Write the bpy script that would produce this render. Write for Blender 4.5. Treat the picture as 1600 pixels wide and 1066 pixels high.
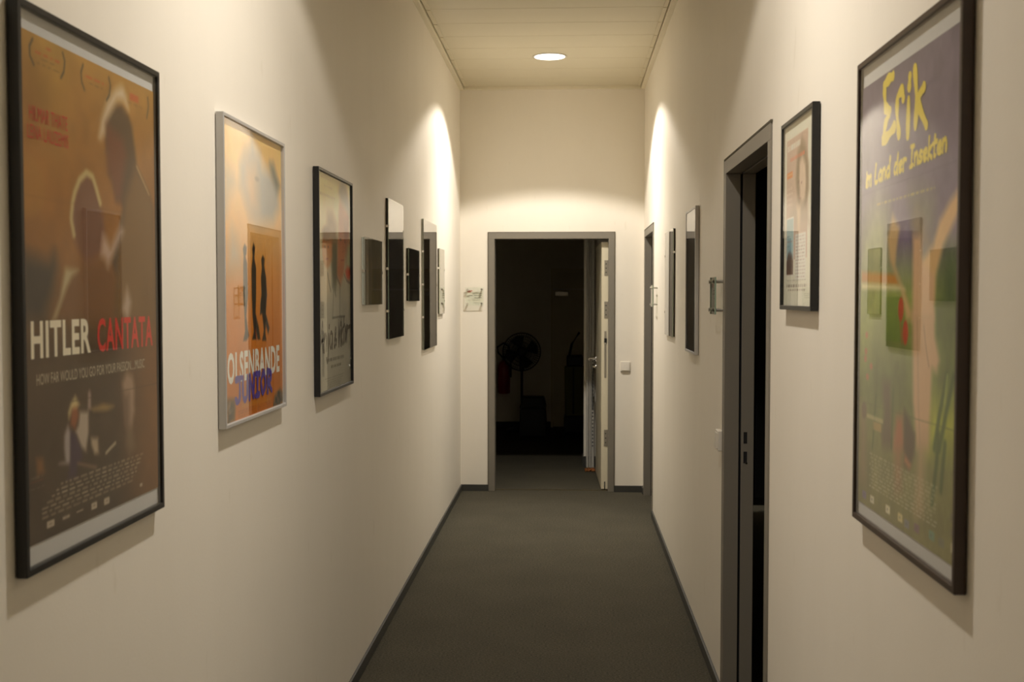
import bpy, bmesh, math, random
import numpy as np
from mathutils import Matrix, Vector

# ------------------------------------------------------------------ scene, camera, world, exposure
scene = bpy.context.scene
for o in list(bpy.data.objects):
    bpy.data.objects.remove(o, do_unlink=True)
COL = scene.collection
R = math.radians

cam_data = bpy.data.cameras.new('camera')
cam = bpy.data.objects.new('camera', cam_data)
COL.objects.link(cam)
cam.location = (0.0, 0.0, 1.631)
cam.rotation_euler = (R(87.716), 0.0, R(2.812))
cam_data.sensor_fit = 'HORIZONTAL'
cam_data.sensor_width = 36.0
cam_data.lens = 36.0 * 1780.0 / 1600.0
cam_data.clip_start = 0.05
cam_data.dof.use_dof = True
cam_data.dof.focus_distance = 4.6
cam_data.dof.aperture_fstop = 6.5
scene.camera = cam
scene.cycles.max_bounces = 12
scene.cycles.diffuse_bounces = 8
scene.cycles.glossy_bounces = 5
scene.cycles.transparent_max_bounces = 12

world = bpy.data.worlds.new('world')
scene.world = world
world.use_nodes = True
world.node_tree.nodes['Background'].inputs[0].default_value = (0.6, 0.55, 0.45, 1)
world.node_tree.nodes['Background'].inputs[1].default_value = 0.0

scene.view_settings.view_transform = 'Standard'
scene.view_settings.look = 'None'
scene.view_settings.exposure = 0.10
scene.view_settings.gamma = 1.0
scene.view_settings.use_curve_mapping = False

LAMP_WATTS = ((154.0, 142.0), (84.0, 94.0), (40.0, 30.0))   # each downlight: out to the cut-off, and the core of its beam
LAMP_COLOR = (1.0, 0.93, 0.835)
LAMP_Y = (8.25, 2.80, -2.65)       # downlights along the corridor
CONE = 128.0                       # cut-off angle of the reflector

# ------------------------------------------------------------------ measures of the place (metres)
LX, RX = -0.8924, 0.6245           # side walls
CX = (LX + RX) / 2
YB, YE = -4.2, 9.442               # back and end wall
ZC = 3.346                         # ceiling
WT = 0.11                          # thickness of the partition walls
YR = 14.06                         # rear wall of the dark room behind the end door

# ------------------------------------------------------------------ helpers
def srgb(c):
    c = np.asarray(c, dtype=float)
    return np.where(c <= 0.04045, c / 12.92, ((c + 0.055) / 1.055) ** 2.4)

def rgb(r, g, b):
    return tuple(float(x) for x in srgb([r / 255, g / 255, b / 255])) + (1.0,)

def new_mat(name):
    m = bpy.data.materials.new(name)
    m.use_nodes = True
    nt = m.node_tree
    return m, nt, nt.nodes['Principled BSDF']

def plain(name, color, rough=0.5, metal=0.0, spec=0.5, var=0.06, scale=30.0, bump=0.0, bscale=200.0):
    """Procedural material: base colour with a faint noise variation and optional fine relief."""
    m, nt, b = new_mat(name)
    N, L = nt.nodes, nt.links
    tc = N.new('ShaderNodeTexCoord')
    no = N.new('ShaderNodeTexNoise'); no.inputs['Scale'].default_value = scale; no.inputs['Detail'].default_value = 4
    L.new(tc.outputs['Object'], no.inputs['Vector'])
    hs = N.new('ShaderNodeHueSaturation'); hs.inputs['Color'].default_value = color
    mr = N.new('ShaderNodeMapRange'); mr.inputs['To Min'].default_value = 1 - var; mr.inputs['To Max'].default_value = 1 + var
    L.new(no.outputs['Fac'], mr.inputs['Value']); L.new(mr.outputs['Result'], hs.inputs['Value'])
    L.new(hs.outputs['Color'], b.inputs['Base Color'])
    b.inputs['Roughness'].default_value = rough
    b.inputs['Metallic'].default_value = metal
    b.inputs['Specular IOR Level'].default_value = spec
    if bump > 0:
        n2 = N.new('ShaderNodeTexNoise'); n2.inputs['Scale'].default_value = bscale; n2.inputs['Detail'].default_value = 3
        L.new(tc.outputs['Object'], n2.inputs['Vector'])
        bp = N.new('ShaderNodeBump'); bp.inputs['Strength'].default_value = bump; bp.inputs['Distance'].default_value = 0.002
        L.new(n2.outputs['Fac'], bp.inputs['Height']); L.new(bp.outputs['Normal'], b.inputs['Normal'])
    return m

def wall_material():
    m, nt, b = new_mat('wall_paint')
    N, L = nt.nodes, nt.links
    tc = N.new('ShaderNodeTexCoord')
    # faint hand marks and scuffs, longer than they are wide
    mp = N.new('ShaderNodeMapping'); mp.inputs['Scale'].default_value = (2.2, 2.2, 0.7)
    L.new(tc.outputs['Object'], mp.inputs['Vector'])
    n1 = N.new('ShaderNodeTexNoise'); n1.inputs['Scale'].default_value = 1.6; n1.inputs['Detail'].default_value = 6; n1.inputs['Roughness'].default_value = 0.65
    L.new(mp.outputs['Vector'], n1.inputs['Vector'])
    cr = N.new('ShaderNodeValToRGB')
    cr.color_ramp.elements[0].position = 0.25; cr.color_ramp.elements[0].color = WALL_LO
    cr.color_ramp.elements[1].position = 0.62; cr.color_ramp.elements[1].color = WALL_HI
    L.new(n1.outputs['Fac'], cr.inputs['Fac'])
    mp2 = N.new('ShaderNodeMapping'); mp2.inputs['Scale'].default_value = (9, 9, 3.2)
    L.new(tc.outputs['Object'], mp2.inputs['Vector'])
    n3 = N.new('ShaderNodeTexNoise'); n3.inputs['Scale'].default_value = 2.2; n3.inputs['Detail'].default_value = 2
    L.new(mp2.outputs['Vector'], n3.inputs['Vector'])
    cs = N.new('ShaderNodeValToRGB')
    cs.color_ramp.elements[0].position = 0.22; cs.color_ramp.elements[0].color = (0.95, 0.945, 0.93, 1)
    cs.color_ramp.elements[1].position = 0.30; cs.color_ramp.elements[1].color = (1, 1, 1, 1)
    L.new(n3.outputs['Fac'], cs.inputs['Fac'])
    mx = N.new('ShaderNodeMix'); mx.data_type = 'RGBA'; mx.blend_type = 'MULTIPLY'; mx.inputs['Factor'].default_value = 1.0
    L.new(cr.outputs['Color'], mx.inputs['A']); L.new(cs.outputs['Color'], mx.inputs['B'])
    L.new(mx.outputs['Result'], b.inputs['Base Color'])
    b.inputs['Roughness'].default_value = 0.5
    b.inputs['Specular IOR Level'].default_value = 0.35
    n2 = N.new('ShaderNodeTexNoise'); n2.inputs['Scale'].default_value = 120; n2.inputs['Detail'].default_value = 3
    L.new(tc.outputs['Object'], n2.inputs['Vector'])
    bp = N.new('ShaderNodeBump'); bp.inputs['Strength'].default_value = 0.12; bp.inputs['Distance'].default_value = 0.002
    L.new(n2.outputs['Fac'], bp.inputs['Height']); L.new(bp.outputs['Normal'], b.inputs['Normal'])
    return m

def carpet_material():
    m, nt, b = new_mat('carpet_pile')
    N, L = nt.nodes, nt.links
    tc = N.new('ShaderNodeTexCoord')
    mp = N.new('ShaderNodeMapping'); mp.inputs['Scale'].default_value = (1.0, 1.6, 1.0)
    L.new(tc.outputs['Object'], mp.inputs['Vector'])
    n1 = N.new('ShaderNodeTexNoise'); n1.inputs['Scale'].default_value = 95; n1.inputs['Detail'].default_value = 5; n1.inputs['Roughness'].default_value = 0.75
    L.new(mp.outputs['Vector'], n1.inputs['Vector'])
    cr = N.new('ShaderNodeValToRGB')
    cr.color_ramp.elements[0].position = 0.30; cr.color_ramp.elements[0].color = CARPET_LO
    cr.color_ramp.elements[1].position = 0.72; cr.color_ramp.elements[1].color = CARPET_HI
    L.new(n1.outputs['Fac'], cr.inputs['Fac'])
    n2 = N.new('ShaderNodeTexNoise'); n2.inputs['Scale'].default_value = 3.0; n2.inputs['Detail'].default_value = 4
    L.new(tc.outputs['Object'], n2.inputs['Vector'])
    mr = N.new('ShaderNodeMapRange'); mr.inputs['To Min'].default_value = 0.85; mr.inputs['To Max'].default_value = 1.15
    L.new(n2.outputs['Fac'], mr.inputs['Value'])
    hs = N.new('ShaderNodeHueSaturation')
    L.new(cr.outputs['Color'], hs.inputs['Color']); L.new(mr.outputs['Result'], hs.inputs['Value'])
    L.new(hs.outputs['Color'], b.inputs['Base Color'])
    b.inputs['Roughness'].default_value = 0.95
    b.inputs['Specular IOR Level'].default_value = 0.1
    bp = N.new('ShaderNodeBump'); bp.inputs['Strength'].default_value = 0.6; bp.inputs['Distance'].default_value = 0.004
    L.new(n1.outputs['Fac'], bp.inputs['Height']); L.new(bp.outputs['Normal'], b.inputs['Normal'])
    return m

def pane_material(name, tint=(1, 1, 1, 1), gain=1.12, rough=0.0):
    """Clear pane: Fresnel reflection on the outer face, see-through otherwise."""
    m, nt, b = new_mat(name)
    N, L = nt.nodes, nt.links
    N.remove(b)
    out = N['Material Output']
    tr = N.new('ShaderNodeBsdfTransparent'); tr.inputs['Color'].default_value = tint
    gl = N.new('ShaderNodeBsdfGlossy'); gl.inputs['Roughness'].default_value = rough
    fr = N.new('ShaderNodeFresnel'); fr.inputs['IOR'].default_value = 1.5
    ge = N.new('ShaderNodeNewGeometry')
    ml = N.new('ShaderNodeMath'); ml.operation = 'MULTIPLY'; ml.inputs[1].default_value = gain; ml.use_clamp = True
    iv = N.new('ShaderNodeMath'); iv.operation = 'SUBTRACT'; iv.inputs[0].default_value = 1.0
    m2 = N.new('ShaderNodeMath'); m2.operation = 'MULTIPLY'
    L.new(fr.outputs['Fac'], ml.inputs[0]); L.new(ge.outputs['Backfacing'], iv.inputs[1])
    L.new(ml.outputs[0], m2.inputs[0]); L.new(iv.outputs[0], m2.inputs[1])
    mx = N.new('ShaderNodeMixShader')
    L.new(m2.outputs[0], mx.inputs['Fac']); L.new(tr.outputs[0], mx.inputs[1]); L.new(gl.outputs[0], mx.inputs[2])
    L.new(mx.outputs[0], out.inputs['Surface'])
    return m

def emit_material(name, color, strength):
    m, nt, b = new_mat(name)
    b.inputs['Base Color'].default_value = (0.9, 0.9, 0.88, 1)
    b.inputs['Emission Color'].default_value = color
    b.inputs['Emission Strength'].default_value = strength
    return m

def print_material(name):
    m, nt, b = new_mat(name)
    at = nt.nodes.new('ShaderNodeAttribute'); at.attribute_name = 'ink'
    no = nt.nodes.new('ShaderNodeTexNoise'); no.inputs['Scale'].default_value = 60
    mr = nt.nodes.new('ShaderNodeMapRange'); mr.inputs['To Min'].default_value = 0.96; mr.inputs['To Max'].default_value = 1.04
    hs = nt.nodes.new('ShaderNodeHueSaturation')
    tc = nt.nodes.new('ShaderNodeTexCoord')
    nt.links.new(tc.outputs['Object'], no.inputs['Vector'])
    nt.links.new(no.outputs['Fac'], mr.inputs['Value']); nt.links.new(mr.outputs['Result'], hs.inputs['Value'])
    nt.links.new(at.outputs['Color'], hs.inputs['Color']); nt.links.new(hs.outputs['Color'], b.inputs['Base Color'])
    b.inputs['Roughness'].default_value = 0.6
    b.inputs['Specular IOR Level'].default_value = 0.2
    return m

WALL_LO = (0.845, 0.795, 0.70, 1)
WALL_HI = (0.870, 0.82, 0.725, 1)
CARPET_LO = (0.024, 0.022, 0.017, 1)
CARPET_HI = (0.132, 0.119, 0.084, 1)

M = {}
M['wall'] = wall_material()
M['ceiling'] = plain('ceiling_panel_paint', (0.75, 0.69, 0.525, 1), 0.45, var=0.02, scale=4)
M['trim'] = plain('ceiling_trim_paint', (0.82, 0.76, 0.60, 1), 0.45, var=0.03)
M['gap'] = plain('dark_gap', (0.10, 0.085, 0.055, 1), 0.9)
M['carpet'] = carpet_material()
M['base'] = plain('baseboard_grey', (0.050, 0.050, 0.045, 1), 0.5, var=0.08)
M['doorgrey'] = plain('door_frame_grey', (0.215, 0.195, 0.160, 1), 0.45, var=0.04, scale=8)
M['seal'] = plain('black_rubber', (0.008, 0.008, 0.008, 1), 0.8)
M['doorwhite'] = plain('door_leaf_cream', (0.70, 0.64, 0.48, 1), 0.4, var=0.03)
M['steel'] = plain('brushed_steel', (0.50, 0.48, 0.44, 1), 0.35, metal=1.0, var=0.08, scale=80)
M['chrome'] = plain('polished_chrome', (0.80, 0.79, 0.76, 1), 0.15, metal=1.0, var=0.03)
M['plate'] = plain('satin_hinge_metal', (0.33, 0.30, 0.24, 1), 0.45, metal=0.4, var=0.06)
M['dark'] = plain('dark_slot', (0.01, 0.01, 0.01, 1), 0.9)
M['black'] = plain('black_lacquer', (0.010, 0.010, 0.010, 1), 0.35, var=0.1)
M['brown'] = plain('dark_brown_wood', (0.040, 0.022, 0.014, 1), 0.35, var=0.25, scale=25)
M['silver'] = plain('silver_aluminium', (0.55, 0.54, 0.53, 1), 0.4, metal=0.35, var=0.03)
M['mount'] = plain('white_mount_board', (0.60, 0.60, 0.58, 1), 0.8, var=0.02)
M['board'] = plain('hardboard_backing', (0.05, 0.04, 0.03, 1), 0.8)
M['glass'] = pane_material('picture_glass')
M['clipglass'] = pane_material('clip_frame_glass', (1, 1, 1, 1), 1.75)
M['acryl'] = pane_material('acrylic_glass', (0.965, 0.985, 0.965, 1), 1.3)
M['edge'] = plain('green_glass_edge', (0.33, 0.43, 0.33, 1), 0.15, var=0.1)
M['bright_edge'] = plain('lit_pale_edge', (0.55, 0.58, 0.52, 1), 0.15, var=0.1)  # glass edge paled for caught light; also colours the light backing boards
M['plastic'] = plain('cream_plastic', (0.74, 0.70, 0.62, 1), 0.35, var=0.02)
M['print'] = print_material('printed_paper')
M['lamp'] = emit_material('lamp_diffuser', (1.0, 0.95, 0.86, 1), 6.0)
M['brass'] = plain('threshold_brass', (0.16, 0.13, 0.075, 1), 0.45, metal=0.6)
M['red'] = plain('extinguisher_red', (0.35, 0.02, 0.015, 1), 0.35)
M['fan'] = plain('dark_fan_plastic', (0.012, 0.012, 0.012, 1), 0.5)
M['bin'] = plain('dark_bin_plastic', (0.02, 0.02, 0.022, 1), 0.5)
M['olive'] = plain('olive_cart_fabric', (0.18, 0.17, 0.05, 1), 0.8)
M['duct'] = plain('pale_grey_plastic', (0.55, 0.53, 0.48, 1), 0.5)
M['orange'] = plain('orange_cable', (0.34, 0.12, 0.03, 1), 0.6)

def prop(o, label=None, cat=None, group=None, kind=None):
    if label: o['label'] = label
    if cat: o['category'] = cat
    if group: o['group'] = group
    if kind: o['kind'] = kind
    return o

class MB:
    """Collects boxes, prisms and tubes, then links them as ONE mesh object."""
    def __init__(s):
        s.v, s.f, s.m = [], [], []
    def poly(s, pts, faces, mi=0):
        n = len(s.v); s.v += [tuple(p) for p in pts]
        for f in faces:
            s.f.append([n + i for i in f]); s.m.append(mi)
        return s
    def box(s, x0, x1, y0, y1, z0, z1, mi=0):
        p = [(x0, y0, z0), (x1, y0, z0), (x1, y1, z0), (x0, y1, z0), (x0, y0, z1), (x1, y0, z1), (x1, y1, z1), (x0, y1, z1)]
        return s.poly(p, [(3, 2, 1, 0), (4, 5, 6, 7), (0, 1, 5, 4), (1, 2, 6, 5), (2, 3, 7, 6), (3, 0, 4, 7)], mi)
    def cyl(s, a, b, r0, r1=None, n=16, caps=True, mi=0):
        r1 = r0 if r1 is None else r1
        a, b = Vector(a), Vector(b); d = (b - a).normalized()
        t = Vector((0, 0, 1)) if abs(d.z) < 0.9 else Vector((1, 0, 0))
        e1 = d.cross(t).normalized(); e2 = d.cross(e1)
        pts = []
        for i in range(n):
            w = 2 * math.pi * i / n; q = e1 * math.cos(w) + e2 * math.sin(w)
            pts += [a + q * r0, b + q * r1]
        fs = [(2 * i, 2 * ((i + 1) % n), 2 * ((i + 1) % n) + 1, 2 * i + 1) for i in range(n)]
        if caps:
            fs += [tuple(2 * i for i in reversed(range(n))), tuple(2 * i + 1 for i in range(n))]
        return s.poly(pts, fs, mi)
    def tube(s, pts, r, n=8, mi=0, closed=False):
        P = [Vector(p) for p in pts]; k = len(P); rings = []
        for i, p in enumerate(P):
            a = P[i - 1] if (i > 0 or closed) else p
            b = P[(i + 1) % k] if (i < k - 1 or closed) else p
            d = (b - a).normalized()
            t = Vector((0, 0, 1)) if abs(d.z) < 0.9 else Vector((1, 0, 0))
            e1 = d.cross(t).normalized(); e2 = d.cross(e1)
            rings += [p + (e1 * math.cos(2 * math.pi * j / n) + e2 * math.sin(2 * math.pi * j / n)) * r for j in range(n)]
        fs = []
        for i in range(k if closed else k - 1):
            q = (i + 1) % k
            for j in range(n):
                fs.append((i * n + j, i * n + (j + 1) % n, q * n + (j + 1) % n, q * n + j))
        if not closed:
            fs += [tuple(range(n)), tuple((k - 1) * n + j for j in reversed(range(n)))]
        return s.poly(rings, fs, mi)
    def lathe(s, prof, c=(0, 0), n=32, mi=0, axis='z'):
        pts = []
        for r, z in prof:
            for i in range(n):
                w = 2 * math.pi * i / n; x, y = r * math.cos(w), r * math.sin(w)
                pts.append((c[0] + x, c[1] + y, z) if axis == 'z' else (c[0] + x, z, c[1] + y))
        fs = []
        for k in range(len(prof) - 1):
            for i in range(n):
                j = (i + 1) % n
                fs.append((k * n + i, k * n + j, (k + 1) * n + j, (k + 1) * n + i))
        return s.poly(pts, fs, mi)
    def frame(s, u0, u1, v0, v1, b, w0, w1, mi=0):
        """Mitred picture frame in the plane u,v, bar width b, from depth w0 to w1."""
        O = [(u0, v0), (u1, v0), (u1, v1), (u0, v1)]
        I = [(u0 + b, v0 + b), (u1 - b, v0 + b), (u1 - b, v1 - b), (u0 + b, v1 - b)]
        for k in range(4):
            j = (k + 1) % 4
            p = [O[k] + (w0,), O[j] + (w0,), I[j] + (w0,), I[k] + (w0,), O[k] + (w1,), O[j] + (w1,), I[j] + (w1,), I[k] + (w1,)]
            s.poly(p, [(3, 2, 1, 0), (4, 5, 6, 7), (0, 1, 5, 4), (2, 3, 7, 6)], mi)
        return s
    def build(s, name, mats, parent=None, smooth=False, bevel=0.0, fix=True):
        me = bpy.data.meshes.new(name)
        me.from_pydata(s.v, [], s.f)
        mats = mats if isinstance(mats, (list, tuple)) else [mats]
        for m in mats: me.materials.append(m)
        me.polygons.foreach_set('material_index', s.m)
        if fix:
            bm = bmesh.new(); bm.from_mesh(me)
            bmesh.ops.remove_doubles(bm, verts=bm.verts, dist=1e-6)
            bmesh.ops.recalc_face_normals(bm, faces=bm.faces)
            bm.to_mesh(me); bm.free()
        if smooth:
            me.shade_smooth()
        o = bpy.data.objects.new(name, me)
        COL.objects.link(o)
        if parent is not None: o.parent = parent
        if bevel > 0:
            md = o.modifiers.new('bevel', 'BEVEL'); md.width = bevel; md.segments = 2; md.limit_method = 'ANGLE'
        return o

def empty(name, loc=(0, 0, 0), parent=None):
    o = bpy.data.objects.new(name, None)
    o.empty_display_size = 0.05
    COL.objects.link(o); o.location = loc
    if parent is not None: o.parent = parent
    return o

def on_wall(name, wall, along, z):
    """Empty whose local x,y,z run right, up and out of the wall, seen from the corridor."""
    o = empty(name)
    if wall == 'left':
        cols = ((0, 1, 0), (0, 0, 1), (1, 0, 0)); p = (LX, along, z)
    elif wall == 'right':
        cols = ((0, -1, 0), (0, 0, 1), (-1, 0, 0)); p = (RX, along, z)
    else:
        cols = ((1, 0, 0), (0, 0, 1), (0, -1, 0)); p = (along, YE, z)
    m = Matrix.Identity(4)
    for i in range(3):
        for j in range(3): m[j][i] = cols[i][j]
    m.translation = p
    o.matrix_world = m
    return o

def structure(mb, name, mats, parent=None, label=None, **kw):
    o = mb.build(name, mats, parent, **kw)
    if parent is None: prop(o, kind='structure', label=label)
    return o
# ------------------------------------------------------------------ the setting: shell
DN = (3.545, 4.585, 2.162)         # near right doorway: outer frame from, to, top
DF = (8.360, 9.322, 2.156)         # far right doorway
DE = (-0.660, 0.383, 2.152)        # end doorway (x from, to, top)
FB = 0.052                         # width of the steel door frame's face

def openwall_x(x0, x1, y0, y1, z1, doors):
    """Wall along y between x0,x1 with door openings (y from, to, top)."""
    mb = MB(); y = y0
    for a, b, t in doors:
        mb.box(x0, x1, y, a + 0.012, 0, z1); mb.box(x0, x1, a + 0.012, b - 0.012, t - 0.012, z1); y = b - 0.012
    mb.box(x0, x1, y, y1, 0, z1)
    return mb

structure(MB().box(LX - 4.6, RX + 3.4, YB - 0.2, YR + 0.2, -0.06, 0.0), 'floor', M['carpet'], label='dark grey-brown carpet of the corridor')
structure(MB().box(LX - 0.12, LX, YB - 0.12, YE, 0, ZC + 0.1), 'wall_left', M['wall'], label='long cream wall on the left hung with posters')
structure(openwall_x(RX, RX + WT, YB - 0.12, YE, ZC + 0.1, [DN, DF]), 'wall_right', M['wall'], label='long cream wall on the right with two doorways')
w = MB()
w.box(LX - 4.4, DE[0] + 0.012, YE, YE + 0.14, 0, ZC + 0.1).box(DE[0] + 0.012, DE[1] - 0.012, YE, YE + 0.14, DE[2] - 0.012, ZC + 0.1)
w.box(DE[1] - 0.012, RX + 3.2, YE, YE + 0.14, 0, ZC + 0.1)
structure(w, 'wall_end', M['wall'], label='cream end wall around the dark doorway')
structure(MB().box(LX - 0.12, RX + 3.2, YB - 0.12, YB, 0, ZC + 0.1), 'wall_back', M['wall'], label='cream wall closing the corridor behind the viewer')
structure(MB().box(RX + 3.1, RX + 3.2, YB, YE, 0, ZC + 0.1), 'wall_side_room', M['wall'], label='far wall of the unlit side room')
structure(MB().box(LX - 4.4, LX - 4.3, YE + 0.14, YR + 0.1, 0, ZC + 0.1), 'wall_rear_left', M['wall'], label='left wall of the dark room')
structure(MB().box(LX - 4.4, 1.8, YR, YR + 0.1, 0, ZC + 0.1), 'wall_rear', M['wall'], label='rear wall of the dark room')
structure(MB().box(1.7, 1.8, YE + 0.14, YR, 0, ZC + 0.1), 'wall_rear_right', M['wall'], label='right wall of the dark room')
structure(MB().box(0.152, 1.7, 10.84, 11.02, 0.0, ZC + 0.1), 'wall_pier', M['wall'], label='pale wall pier beside the open door')

ceil = structure(MB().box(LX - 4.6, RX + 3.4, YB - 0.2, YR + 0.2, ZC + 0.04, ZC + 0.12), 'ceiling', M['ceiling'], label='low cream ceiling of wide metal planks')
PITCH = 0.362
y = 9.045
edges = [YE - 0.035]
while y > YB + 0.05:
    edges.append(y); y -= PITCH
edges.append(YB + 0.04)
def light_hole(a, b):
    return any(a < ly + 0.115 and b > ly - 0.115 for ly in LAMP_Y)
for b_, a_ in zip(edges[:-1], edges[1:]):
    p = MB()
    y0, y1 = a_ + 0.0020, b_ - 0.0020
    x0, x1 = LX + 0.038, RX - 0.038
    p.box(x0, x1, y0, y1, ZC, ZC + 0.012)
    for s0, s1 in ((x0, x0 + 0.026), (x1 - 0.026, x1)):          # lowered end cap of the plank
        p.box(s0, s1, y0 + 0.006, y1 - 0.006, ZC - 0.0055, ZC - 0.0002)
    p.build('ceiling_plank', M['ceiling'], ceil, bevel=0.0012)
structure(MB().box(LX - 0.001, LX + 0.032, YB, YE, ZC - 0.024, ZC + 0.04), 'trim_1', M['trim'], label='cream ceiling edge strip along the left wall', bevel=0.004)
structure(MB().box(RX - 0.032, RX + 0.001, YB, YE, ZC - 0.024, ZC + 0.04), 'trim_2', M['trim'], label='cream ceiling edge strip along the right wall', bevel=0.004)
structure(MB().box(LX + 0.033, RX - 0.033, YE - 0.032, YE + 0.001, ZC - 0.024, ZC + 0.04), 'trim_3', M['trim'], label='cream ceiling edge strip over the end wall', bevel=0.004)

def baseboard(name, boxes, label):
    mb = MB()
    for b in boxes: mb.box(*b)
    structure(mb, name, M['base'], label=label, bevel=0.002)
BH, BT = 0.054, 0.012
baseboard('baseboard_left', [(LX, LX + BT, YB, YE, 0, BH)], 'dark grey baseboard along the left wall')
baseboard('baseboard_right', [(RX - BT, RX, YB, DN[0], 0, BH), (RX - BT, RX, DN[1], DF[0], 0, BH), (RX - BT, RX, DF[1], YE, 0, BH)], 'dark grey baseboard along the right wall')
baseboard('baseboard_end', [(LX + BT, DE[0], YE - BT, YE, 0, BH), (DE[1], RX - BT, YE - BT, YE, 0, BH)], 'dark grey baseboard under the end wall')
baseboard('baseboard_rear', [(LX - 4.3, 0.5, YR - BT, YR, 0, 0.07)], 'dark baseboard of the rear room')
baseboard('baseboard_pier', [(0.152, 0.5, 10.828, 10.84, 0, 0.10), (0.140, 0.152, 10.828, 11.02, 0, 0.10)], 'dark baseboard around the pale pier')

# ------------------------------------------------------------------ doorways with steel frames
def side_doorway(name, d, label):
    """Steel frame lining an opening of the right wall: face strips, reveal, seal, rebate."""
    a, b, t = d
    root = empty(name, (RX, (a + b) / 2, 0)); prop(root, kind='structure', label=label)
    def part(nm, boxes, mat, par=None, bevel=0.0):
        mb = MB()
        for q in boxes: mb.box(q[0] - RX, q[1] - RX, q[2] - (a + b) / 2, q[3] - (a + b) / 2, q[4], q[5])
        return mb.build(nm, mat, par or root, bevel=bevel)
    X0, X1, X2, X3 = RX - 0.006, RX + 0.052, RX + 0.062, RX + WT - 0.004
    for nm, ya, yb in (('jamb', a, a + FB), ('jamb', b - FB, b)):
        inner = yb if ya == a else ya
        sgn = 1 if ya == a else -1
        j = part(nm, [(X0, X1, ya, yb, 0, t - FB)], M['doorgrey'], bevel=0.0015)
        lo, hi = sorted((inner - sgn * 0.030, inner - sgn * 0.012))
        s = part('seal', [(X1, X2, lo, hi, 0, t - FB)], M['seal'])
        lo, hi = sorted((inner - sgn * 0.040, inner - sgn * 0.006))
        r = part('rebate', [(X2, X3 + 0.006, lo, hi, 0, t - FB)], M['doorgrey'], bevel=0.0015)
        if ya != a:
            lo, hi = sorted((lo - 0.0008, lo + 0.001))
            for z0, z1 in ((1.044, 1.090), (0.966, 1.012)):
                part('strike_slot', [(X2 + 0.010, X2 + 0.024, lo, hi, z0, z1)], M['dark'], r)
            part('strike_lip', [(X2 + 0.018, X2 + 0.025, lo - 0.0015, hi, 0.963, 0.969)], M['chrome'], r)
    part('head', [(X0, X1, a, b, t - FB, t), (X2, X3 + 0.006, a + 0.012, b - 0.012, t - FB, t - 0.014)], M['doorgrey'], bevel=0.0015)
    part('head_seal', [(X1, X2, a + 0.012, b - 0.012, t - FB + 0.014, t - 0.014)], M['seal'])
    part('shadow_joint', [(RX - 0.0065, RX + 0.004, a - 0.004, b + 0.002, t, t + 0.008), (RX - 0.0065, RX + 0.004, b, b + 0.003, 0.06, t)], M['gap'])
    return root
side_doorway('door_1', DN, 'open dark doorway with a grey steel frame, nearest on the right')
side_doorway('door_2', DF, 'narrow-looking grey steel doorway at the far right corner')

# end doorway with its open leaf
a, b, t = DE
d3 = empty('door_3', ((a + b) / 2, YE, 0)); prop(d3, kind='structure', label='grey steel doorway in the end wall with its cream leaf swung open')
def dpart(nm, boxes, mat, par=None, bevel=0.0):
    mb = MB()
    for q in boxes: mb.box(q[0] - (a + b) / 2, q[1] - (a + b) / 2, q[2] - YE, q[3] - YE, q[4], q[5])
    return mb.build(nm, mat, par or d3, bevel=bevel)
dpart('jamb', [(a, a + FB, YE - 0.008, YE + 0.148, 0, t - FB)], M['doorgrey'], bevel=0.002)
dpart('jamb', [(b - FB + 0.002, b, YE - 0.008, YE + 0.05, 0, t - FB), (b - FB + 0.024, b, YE + 0.05, YE + 0.148, 0, t - FB)], M['doorgrey'], bevel=0.002)
dpart('head', [(a, b, YE - 0.008, YE + 0.148, t - FB, t)], M['doorgrey'], bevel=0.002)
dpart('shadow_joint', [(a - 0.005, b + 0.005, YE - 0.0085, YE + 0.004, t, t + 0.005), (a - 0.005, a, YE - 0.0085, YE + 0.004, BH, t), (b, b + 0.005, YE - 0.0085, YE + 0.004, BH, t)], M['gap'])
dpart('threshold', [(a + FB, b - FB, YE + 0.055, YE + 0.080, 0, 0.004)], M['brass'])
leaf = empty('leaf', (b - FB - 0.052 - (a + b) / 2, 0.065, 0.0), d3)
leaf.rotation_euler = (0, 0, R(1.4))
LW, LT, LH = 0.955, 0.056, 2.075
def lpart(nm, boxes, mat, bevel=0.0):
    mb = MB()
    for q in boxes: mb.box(*q)
    return mb.build(nm, mat, leaf, bevel=bevel)
lpart('leaf_panel', [(0, LT, 0, LW, 0.012, LH)], M['doorwhite'], bevel=0.002)
for z0, z1 in ((1.795, 1.925), (1.440, 1.582), (0.372, 0.512)):
    h = lpart('hinge_plate', [(LT * 0.40, LT + 0.001, -0.003, 0.001, z0, z1)], M['plate'], bevel=0.001)
    for k in range(3):
        MB().cyl((LT * 0.66, -0.0035, z0 + (z1 - z0) * (0.22 + 0.27 * k)), (LT * 0.66, -0.001, z0 + (z1 - z0) * (0.22 + 0.27 * k)), 0.005, n=10).build('screw', M['dark'], leaf)
lpart('lock_plate', [(LT * 0.42, LT * 0.74, -0.003, 0.001, 0.945, 1.335)], M['plate'], bevel=0.001)
lpart('latch_slot', [(LT * 0.40, LT * 0.80, -0.004, 0.002, 1.235, 1.275)], M['dark'])
lpart('latch_bolt', [(LT * 0.44, LT * 0.66, -0.007, 0.0, 1.226, 1.240)], M['chrome'])
lpart('bottom_slot', [(LT * 0.46, LT * 0.62, -0.002, 0.002, 0.012, 0.075)], M['dark'])
HY, HZ = LW - 0.07, 1.058
hd = MB().cyl((0.0, HY, HZ), (-0.078, HY, HZ), 0.010, n=12).cyl((-0.070, HY + 0.006, HZ), (-0.070, HY - 0.125, HZ - 0.002), 0.009, n=12)
hd.cyl((0.0, HY, HZ), (-0.008, HY, HZ), 0.026, n=20)
hd.build('handle', M['chrome'], leaf, smooth=False)
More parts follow.
